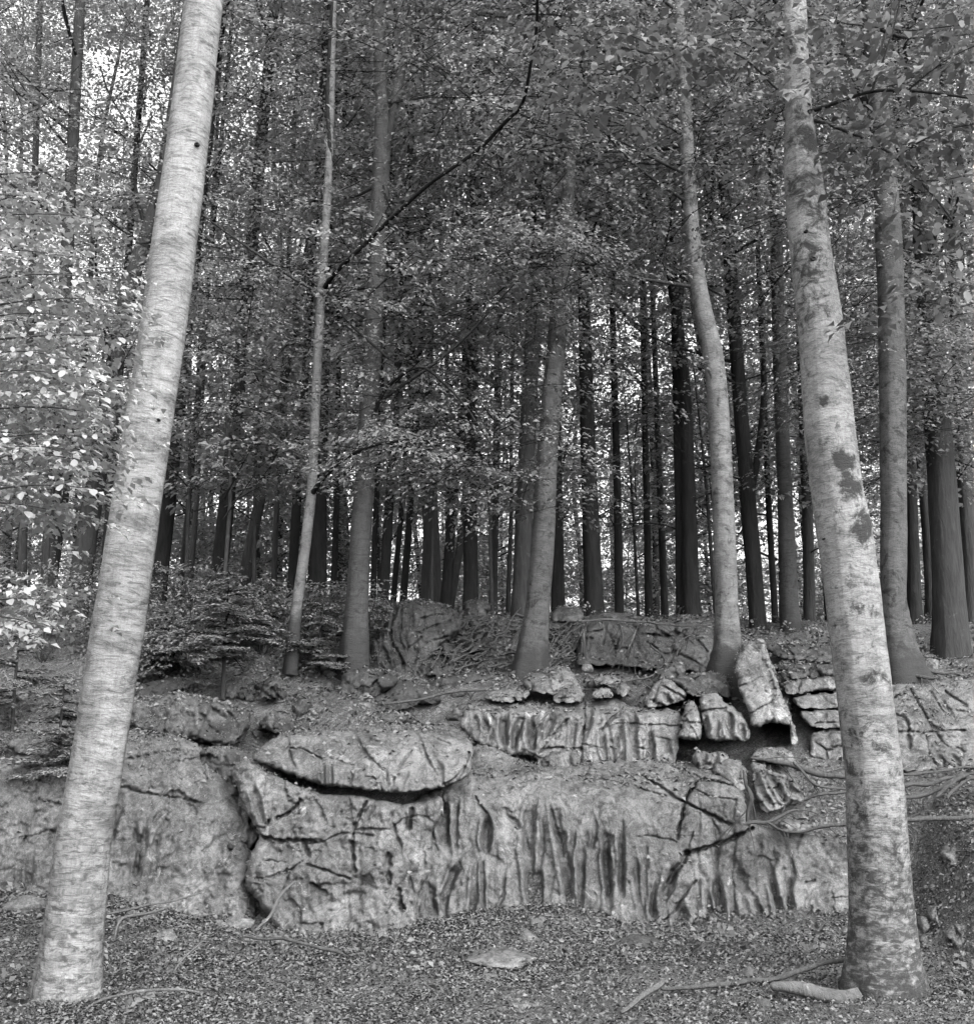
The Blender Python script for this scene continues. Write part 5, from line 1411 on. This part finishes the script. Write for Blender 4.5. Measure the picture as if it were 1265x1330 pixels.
roots = [
    ('hanging root running down beside the block with crossing cracks', C5((690, 150), (700, 210), (735, 280), (715, 340), (705, 400), (720, 425)), (5, 7, 9, 8, 11), 9.15, 0),
    ('knotted root end spreading over the top edge of the broad ledge', C5((690, 415), (740, 395), (800, 410), (860, 380), (920, 345), (970, 350)), (6, 9, 7, 6, 4), 8.95, .1),
    ('long root crossing under the thick flat stone to the mottled birch', C5((720, 90), (830, 110), (930, 130), (1010, 160), (1100, 180), (1230, 180)), (5, 9, 12, 12, 10), 9.5, -.1),
    ('thin root arching over the dark leafy hollow left of the mottled birch', C5((985, 300), (1060, 275), (1130, 265), (1230, 255)), (4, 6, 7, 7), 9.1, -.1),
    ('thin forked root just below the pale flat stone', C5((800, 400), (870, 440), (960, 455), (1050, 430), (1120, 415), (1230, 410)), (4, 6, 6, 8, 8), 8.9, -.1),
    ('thin looping root right of the ribbed rock', C5((930, 110), (980, 170), (1030, 220), (1090, 240), (1200, 240)), (5, 6, 5, 6), 9.35, 0),
    ('upper long root running right from the mottled birch over the tilted slab foot', C8((600, 900), (700, 915), (800, 900), (900, 885), (1100, 870)), (5, 6, 6, 4), 9.4, .1),
    ('middle root winding right from the mottled birch', C8((600, 990), (700, 960), (760, 975), (830, 950), (900, 925), (1100, 900)), (8, 10, 8, 7, 5), 9.2, .1),
    ('lower winding root right of the mottled birch', C8((620, 1030), (720, 1030), (820, 1010), (870, 960), (960, 930), (1100, 925)), (9, 9, 8, 8, 6), 9.05, .15),
    ('straight horizontal root over a dark hollow right of the mottled birch', C8((620, 1150), (700, 1145), (850, 1145), (1000, 1135), (1120, 1130)), (11, 11, 10, 10), 8.55, .1),
    ('steep root rib on the bank at the right edge', C8((830, 1030), (880, 980), (940, 930), (1000, 910)), (6, 8, 6), 8.95, .2),
    ('second steep root rib on the bank at the right edge', C8((890, 1040), (920, 990), (960, 950), (1040, 930)), (6, 7, 5), 8.9, .2),
    ('root spreading right from the foot of the blotched beech', C8((660, 290), (720, 340), (790, 370), (880, 385), (960, 390)), (12, 9, 6, 4), 11.14, -.1),
    ('second root spreading downhill from the foot of the blotched beech', C8((640, 330), (690, 380), (740, 400), (820, 410)), (12, 9, 6), 11.12, -.25),
    ('root snaking left of the pointed wedge above the upper fluted ledge', C1((700, 190), (800, 180), (880, 170), (960, 145), (1050, 130), (1170, 128)), (5, 5, 6, 6, 4), 10.7, .2),
    ('pale thin root reaching from the angular block to the right', C2((920, 100), (980, 90), (1040, 78), (1062, 65)), (4, 4, 3), 10.7, .1),
]
for k, (lb_, ln, w, Y, yo) in enumerate(roots):
    px_tube('tree_root', lb_, ln, w, Y, 'root' if k not in (9, 12, 13) else 'root_dark', 'root', yo, 'bare roots crossing the rocks', seed=k)
# roots draping the cracked wall
for k, (ln, w) in enumerate([
        (R3((430, 178), (420, 230), (428, 310)), (5, 5, 3)), (R3((545, 185), (560, 240), (530, 300)), (3, 4, 3)), (R3((610, 190), (585, 250), (570, 305)), (4, 5, 3)),
        (R3((640, 180), (700, 190), (770, 195), (865, 190)), (5, 4, 3)), (R3((400, 178), (480, 172), (560, 176), (640, 180)), (3, 5, 4)), (R3((650, 260), (690, 290), (700, 312)), (4, 5, 3)), (R3((740, 300), (760, 240), (800, 225)), (3, 4, 3))]):
    px_tube('tree_root', ['dark root hanging at the left end of the cracked outcrop wall', 'short root on the left part of the cracked outcrop wall', 'root slanting down the middle of the cracked outcrop wall', 'root along the right top edge of the cracked outcrop wall',
                          'root along the left top edge of the cracked outcrop wall', 'short hooked root low on the cracked outcrop wall', 'root bending up on the right part of the cracked outcrop wall'][k],
            ln, w, 12.0, 'root_dark', 'root', .3 if k in (3, 4) else .1, 'roots draping the cracked outcrop wall', seed=30 + k)
# tangle on the rubble bank: far too many to count
rt = np.random.default_rng(61)
parts = []
for k in range(150):
    x, y = C6((rt.uniform(430, 1180), rt.uniform(160, 440)))[0]
    if k > 115: x, y = C6((rt.uniform(1060, 1240), rt.uniform(200, 400)))[0]
    ang = rt.normal(-.35, .5); L = rt.uniform(12, 45)
    n = 6
    t = np.linspace(-.5, .5, n)
    lx = x + np.cos(ang) * L * t + rt.normal(0, 1.5, n); ly = y + np.sin(ang) * L * t + rt.normal(0, 1.8, n)
    D = 12.0 + 1.9 * np.clip((876 - ly) / 76, 0, 1) - .08 + rt.normal(0, .05, n)
    parts.append(tube(at(lx, ly, D), np.linspace(1.9, .7, n) * rt.uniform(.5, 1.1) * 12.8 / FPX, 5, .06, rough=.15, seed=k))
v, f, uv = join(parts)
tag(obj('root_tangle', mesh_np('root_tangle', v, f, True, uv), M['root_dark'], None), 'matted thin roots covering the dark rubble bank', 'roots', kind='stuff')


def stone(name, label, cx, cy, w, h, Y, mat='rock', seed=1, group=None, cat='stone', depth=.8):
    """a rounded, faceted stone lying where px cx, cy is seen"""
    r = np.random.default_rng(seed)
    ctr = at(cx, cy, Y)
    k = Y / FPX
    ax = np.array([w / 2 * k, w / 2 * k * depth, h / 2 * k])
    nu, nv = 34, 20
    th = np.linspace(0, 2 * np.pi, nu, endpoint=False); ph = np.linspace(0, np.pi, nv)
    T, Pp = np.meshgrid(th, ph)
    D = np.stack([np.cos(T) * np.sin(Pp), np.sin(T) * np.sin(Pp), np.cos(Pp)], -1).reshape(-1, 3)
    rad = 1 + .3 * fbm(D * 1.5 + seed, seed, 4)
    for _ in range(10):                                     # flat facets
        nn = unit(r.normal(0, 1, 3)); lim = r.uniform(.55, .85)
        dd = D @ nn
        rad = np.where(dd > .05, np.minimum(rad, lim / np.maximum(dd, .05)), rad)
    V = D * rad[:, None] * ax * 1.15
    V = V + .05 * ax.min() * np.stack([fbm(D * 5 + j * 7, seed + j, 3) for j in range(3)], -1)
    ctr = ctr - np.array([0, 0, ax[2] * .6])
    i = np.arange(nu * nv).reshape(nv, nu)
    F = np.stack([i[:-1], np.roll(i[:-1], -1, 1), np.roll(i[1:], -1, 1), i[1:]], -1).reshape(-1, 4)[:, ::-1]
    return tag(obj(name, mesh_np(name, V, F, True), M[mat], None, ctr), label, cat, group)


st = [
    ('pale jagged stone in the leaf litter below the domed slab', 305, 1197, 44, 22, 8.3, 'rock_pale'), ('small pale stone left of the fallen twig below the cracked rocks', 362, 1218, 22, 12, 8.0, 'rock_pale'),
    ('small upright stone right of the fallen twig end below the cracked rocks', 393, 1211, 10, 18, 8.1, 'rock'), ('tiny pale stone below the left end of the broad ledge', 448, 1212, 12, 8, 8.15, 'rock_pale'),
    ('rounded stone touching the foot of the broad ledge', 686, 1216, 34, 22, 8.3, 'rock'), ('long low stone in the litter below the broad ledge', 640, 1239, 92, 20, 7.75, 'rock'),
    ('flat pale stone in the foreground litter', 632, 1268, 38, 20, 7.15, 'rock'), ('tiny white stone in the foreground litter', 661, 1277, 14, 8, 7.0, 'rock_pale'),
    ('dark earthy hump at the foot of the broad ledge', 822, 1222, 70, 26, 8.45, 'moss_rock'), ('half buried flat stone near the foreground sticks', 678, 1303, 46, 8, 6.7, 'rock'),
    ('white stone on the slope above the three stone courses', 1031, 868, 16, 9, 11.3, 'rock_pale'), ('small white stone at the ridge left of the mottled birch', 1030, 832, 8, 5, 13.5, 'rock_pale'),
    ('white capped stone at the top of the leaning slab', 986, 831, 12, 8, 10.62, 'rock_pale'), ('white stone perched on the right edge of the leaning slab', 995, 853, 11, 8, 10.4, 'rock_pale'),
    
    ('small pale stone right of the blotched beech foot', 1208, 857, 9, 5, 11.4, 'rock_pale'),
    ('pale stone on the slope right of the blotched beech', 1196, 841, 6, 5, 12, 'rock_pale'), ('squared pale stone at the base of the cracked outcrop wall', 763, 864, 15, 12, 11.7, 'rock_pale'),
    ('pale chip of stone on the mossy slope', 477, 901, 14, 9, 10.9, 'rock_pale'), ('pale stone below the broad mossy boulder', 474, 914, 17, 8, 10.7, 'rock'), ('small round stone left of the upper fluted ledge', 600, 919, 12, 9, 10.4, 'rock'), ('angular stone beside the upper fluted ledge', 592, 928, 22, 16, 10.3, 'rock_moss'),
    ('pale stone in the litter right of the white birch foot', 196, 1192, 34, 12, 8.2, 'rock'), ('small stone beside the dead twigs right of the white birch foot', 215, 1212, 40, 18, 7.9, 'rock'),
    ('small stone under the long stick on the right', 985, 1302, 30, 26, 6.75, 'root_dark'), ('low pale stone left of the white birch foot', 30, 1170, 50, 26, 8.2, 'rock'),
]
for k, (lb_, cx, cy, w, h, Y, m) in enumerate(st):
    if 'leaning slab' not in lb_ and 'cracked outcrop wall' not in lb_: Y = ground_Y(cx, cy + h * .25)
    stone('stone', lb_, cx, cy, w, h, Y, m, 400 + k, 'loose stones lying about the outcrop')
def R4(*p): return cr(865, 780, 2.4175, p)
for k, (lb_, o_) in enumerate([('pale boulder on the leafy bank at the right edge', R4((855, 800), (862, 768), (890, 750), (925, 758), (975, 795), (985, 840), (880, 835))),
                              ('long pale boulder lying along the lower right edge', R4((812, 980), (818, 955), (850, 942), (900, 962), (930, 1012), (900, 1045), (840, 1020))),
                              ('lowest boulder at the lower right edge', R4((870, 1050), (880, 1022), (920, 1008), (975, 1015), (985, 1110), (910, 1100))),
                              ('low grey boulder just right of the mottled birch foot', R4((780, 1070), (786, 1000), (812, 982), (848, 1035), (860, 1090), (800, 1095)))]):
    o_ = np.array(o_); Yb = ground_Y(o_[:, 0].mean(), o_[:, 1].max() - 4)
    rock('boulder', lb_, o_, Yb - .03, Yb + .22, 'rock_pale' if k != 3 else 'rock', (), (), step=1.5, edge=9, push=.16, thick=.35, bump=.06, seed=140 + k, blocks=(24, .006, .02), fine=.4)
# cobbles strewn on the mossy slopes: each its own object, alike ones share a label
rs = np.random.default_rng(71)
for k in range(70):
    x = rs.uniform(180, 600) if k < 45 else rs.uniform(700, 1080)
    y = rs.uniform(862, 935) if k < 45 else rs.uniform(868, 890)
    Y = np.interp(y, [860, 890, 940], [12.2, 11.0, 10.2]) + .05
    X = at(x, y, Y); zg = float(ground_z(X[0], X[1]))
    u = (x - 632.5) / FPX
    s = rs.uniform(6, 20)
    o = stone('mossy_stone', 'one of the small mossy stones half sunk in the slopes above the ledges', x, y, s, s * rs.uniform(.6, .9), Y, ['moss_rock', 'rock_moss', 'moss_rock', 'rock'][k % 4], 500 + k, 'small mossy stones on the slopes')
    o.location.z = zg + s * .0015

px_tube('fallen_stick', 'short thick bleached stick in the foreground, pointing up right', [(806, 1316), (830, 1298), (846, 1287), (861, 1275)], (5, 7, 8, 7), 6.5, 'dead_wood', 'stick', .35, lift=.015, seed=60)
px_tube('fallen_stick', 'long thin stick lying in front of the mottled birch', [(858, 1284), (900, 1284), (950, 1278), (1000, 1274), (1040, 1262), (1070, 1251), (1100, 1247)], (4, 6, 6, 7, 6, 5), 6.95, 'root', 'stick', .45, lift=.015, seed=61)
px_tube('fallen_log', 'low weathered log running to the foot of the mottled birch', [(1000, 1280), (1030, 1284), (1060, 1291), (1090, 1296), (1120, 1300)], (8, 16, 20, 22), 6.95, 'dead_wood', 'log', -.05, lift=.02, seed=62)
px_tube('fallen_stick', 'dark twig lying below the cracked rocks', [(318, 1217), (350, 1219), (380, 1222), (410, 1230), (446, 1240)], (3, 4, 4, 5), 8.0, 'root', 'stick', -.25, lift=.015, seed=63)
px_tube('fallen_stick', 'thin dead branch leaning on the cracked rocks', [(331, 1210), (345, 1197), (356, 1180), (366, 1160), (385, 1145)], (3, 4, 4, 3), 8.3, 'dead_wood', 'stick', .4, seed=64)
px_tube('fallen_stick', 'curved dead twig right of the white birch foot', [(140, 1188), (170, 1182), (200, 1176), (240, 1166), (262, 1160)], (3, 3, 2), 7.9, 'dead_wood', 'stick', .2, lift=.02, seed=65)
px_tube('fallen_stick', 'forked dead twig right of the white birch foot', [(148, 1222), (152, 1200), (160, 1192), (190, 1188), (215, 1180)], (3, 4, 3), 7.7, 'dead_wood', 'stick', .2, lift=.02, seed=66)
px_tube('fallen_stick', 'thin bent twig in the lower left litter', [(120, 1305), (160, 1290), (220, 1283), (262, 1290)], (3, 4, 3), 6.5, 'dead_wood', 'stick', .1, lift=.015, seed=67)
px_tube('fallen_stick', 'pale straight twig in the lower left litter', [(225, 1265), (240, 1240), (262, 1222)], (2, 3, 2), 7.2, 'dead_wood', 'stick', .3, lift=.015, seed=68)

# ------------------------------------------------------------------ ground cover nobody could count
def scatter(rng, n, xr, yr, dens=None):
    x = rng.uniform(*xr, n); y = rng.uniform(*yr, n)
    if dens is not None:
        k = dens(x, y) > rng.uniform(0, 1, n); x, y = x[k], y[k]
    return x, y, ground_z(x, y)


rg = np.random.default_rng(81)
x, y, z = scatter(rg, 185000, (-4.6, 4.9), (4.6, 9.4), lambda x, y: .35 + .9 * np.clip(n2(x * 1.2, y * 1.2, 9, 3) + .35, 0, 1))
n = len(x)
c = np.stack([x, y, z + rg.uniform(.002, .03, n)], -1)
th = rg.uniform(0, 6.283, n)
a = np.stack([np.cos(th), np.sin(th), rg.normal(.05, .35, n)], -1)
nn = np.stack([rg.normal(0, .5, n), rg.normal(0, .5, n), np.ones(n)], -1)
v, f = leaves(c, a, nn, rg.uniform(.010, .032, n), .6, .2)
tag(obj('fallen_leaves', mesh_np('fallen_leaves', v, f), M['litter']), kind='stuff')
keep = (np.where(HITK, sstep(.72, .93, HITN[:, 2]) * .8, sstep(.3, .7, HITN[:, 2])) * (.12 + np.clip(n2(HITP[:, 0] * 1.1, HITP[:, 1] * 1.1, 19, 4) + .3, 0, 1))) > rg.uniform(0, 1, len(HITP))
hp, hn = HITP[keep], HITN[keep]
n = len(hp)
c = hp + hn * rg.uniform(.001, .02, (n, 1))
a = rg.normal(0, 1, (n, 3)); a -= hn * (a * hn).sum(1, keepdims=True)
nn = hn + rg.normal(0, .45, (n, 3))
v, f = leaves(c, a, nn, rg.uniform(.018, .055, n), .6, .2)
tag(obj('fallen_leaves', mesh_np('fallen_leaves', v, f), M['litter']), kind='stuff')
# moss cushions on the flatter shaded stone: short fine blades
keep = HITK & (HITN[:, 2] > .45) & (n2(HITP[:, 0] * 2.2, HITP[:, 1] * 2.2, 23, 4) > .05) & ((HITP[:, 1] > 9.6) | (HITP[:, 0] < -1.3))
hp, hn = np.repeat(HITP[keep], 7, 0), np.repeat(HITN[keep], 7, 0)
n = len(hp)
c = hp + rg.normal(0, .018, (n, 3)) * [1, 1, .3]
v, f = leaves(c, hn + rg.normal(0, .6, (n, 3)), rg.normal(0, 1, (n, 3)), rg.uniform(.008, .022, n), .35, .1)
tag(obj('moss', mesh_np('moss', v, f), M['fern']), kind='stuff')
# stone crumbs along the foot of the ledges and on the slopes
def crumbs(P, size, seed):
    r = np.random.default_rng(seed)
    dirs = unit(np.array([(x_, y_, z_) for x_ in (-1, 0, 1) for y_ in (-1, 0, 1) for z_ in (-1, 0, 1) if (x_, y_, z_) != (0, 0, 0)], float))
    import bmesh
    bm = bmesh.new()
    for d_ in dirs: bm.verts.new(d_)
    bmesh.ops.convex_hull(bm, input=bm.verts)
    bmesh.ops.triangulate(bm, faces=bm.faces)
    bm.verts.index_update()
    T = np.array([v_.co[:] for v_ in bm.verts]); Fc = np.array([[w_.index for w_ in f_.verts] for f_ in bm.faces])
    bm.free()
    n_ = len(P)
    V = T[None] * (1 + r.normal(0, .17, (n_, len(T), 1))) * (size[:, None, None] * r.uniform(.45, 1, (n_, 1, 3)))
    an = r.uniform(0, 6.28, n_); ca, sa = np.cos(an)[:, None], np.sin(an)[:, None]
    V = np.stack([V[..., 0] * ca - V[..., 1] * sa, V[..., 0] * sa + V[..., 1] * ca, V[..., 2]], -1) + P[:, None]
    Fa = (Fc[None] + (np.arange(n_) * len(T))[:, None, None]).reshape(-1, 3)
    return V.reshape(-1, 3), Fa


sel = (~HITK) & (n2(HITP[:, 0] * 1.4, HITP[:, 1] * 1.4, 27, 3) > .08)
cp = HITP[sel][:1500]
fx_ = rg.uniform(-3.4, 3.3, 420); fy_ = 8.62 + rg.normal(0, .09, 420)
cp = np.vstack([cp, np.stack([fx_, fy_, ground_z(fx_, fy_)], -1)])
fx_ = rg.uniform(-3.2, 3.6, 260); fy_ = rg.uniform(5.6, 8.6, 260)
cp = np.vstack([cp, np.stack([fx_, fy_, ground_z(fx_, fy_)], -1)])
v, f = crumbs(cp, np.minimum(rg.lognormal(-4.1, .55, len(cp)), .06), 5)
tag(obj('rubble', mesh_np('rubble', v, f), M['rock']), kind='stuff')
# low leafy growth on the slopes and the foreground floor
x, y, z = scatter(rg, 5200, (-6.2, 6.2), (5.0, 16.8), lambda x, y: np.where(y > 9.6, np.where(x < -.6, 1.0, .3) * sstep(-.2, .3, n2(x, y, 29, 3)), .35 * sstep(0, .35, n2(x, y, 31, 3))))
o = np.stack([x, y, z + .01], -1)
v, f = place_sprays(rg, o, rg.uniform(0, 6.283, len(o)), rg.uniform(.3, 1.2, len(o)), rg.uniform(.1, .28, len(o)), 12, size=.04, width=.4)
tag(obj('undergrowth', mesh_np('undergrowth', v, f), M['fern']), kind='stuff')

# ------------------------------------------------------------------ even haze volume, added to lift the blacks
hz = NT('thin_haze')
pv = hz.n('ShaderNodeVolumePrincipled')
pv.inputs['Color'].default_value = G(.95)
pv.inputs['Density'].default_value = HAZE
pv.inputs['Anisotropy'].default_value = 0.1
hz.l(pv.outputs[0], hz.out.inputs['Volume'])
bv = np.array([(x, y, z) for z in (-8, 29) for y in (-45, 340) for x in (-180, 180)], float)
bf = np.array([(0, 1, 3, 2), (4, 6, 7, 5), (0, 4, 5, 1), (2, 3, 7, 6), (0, 2, 6, 4), (1, 5, 7, 3)])
if HAZE > 0:
    tag(obj('haze', mesh_np('haze', bv, bf), hz.m), kind='stuff')
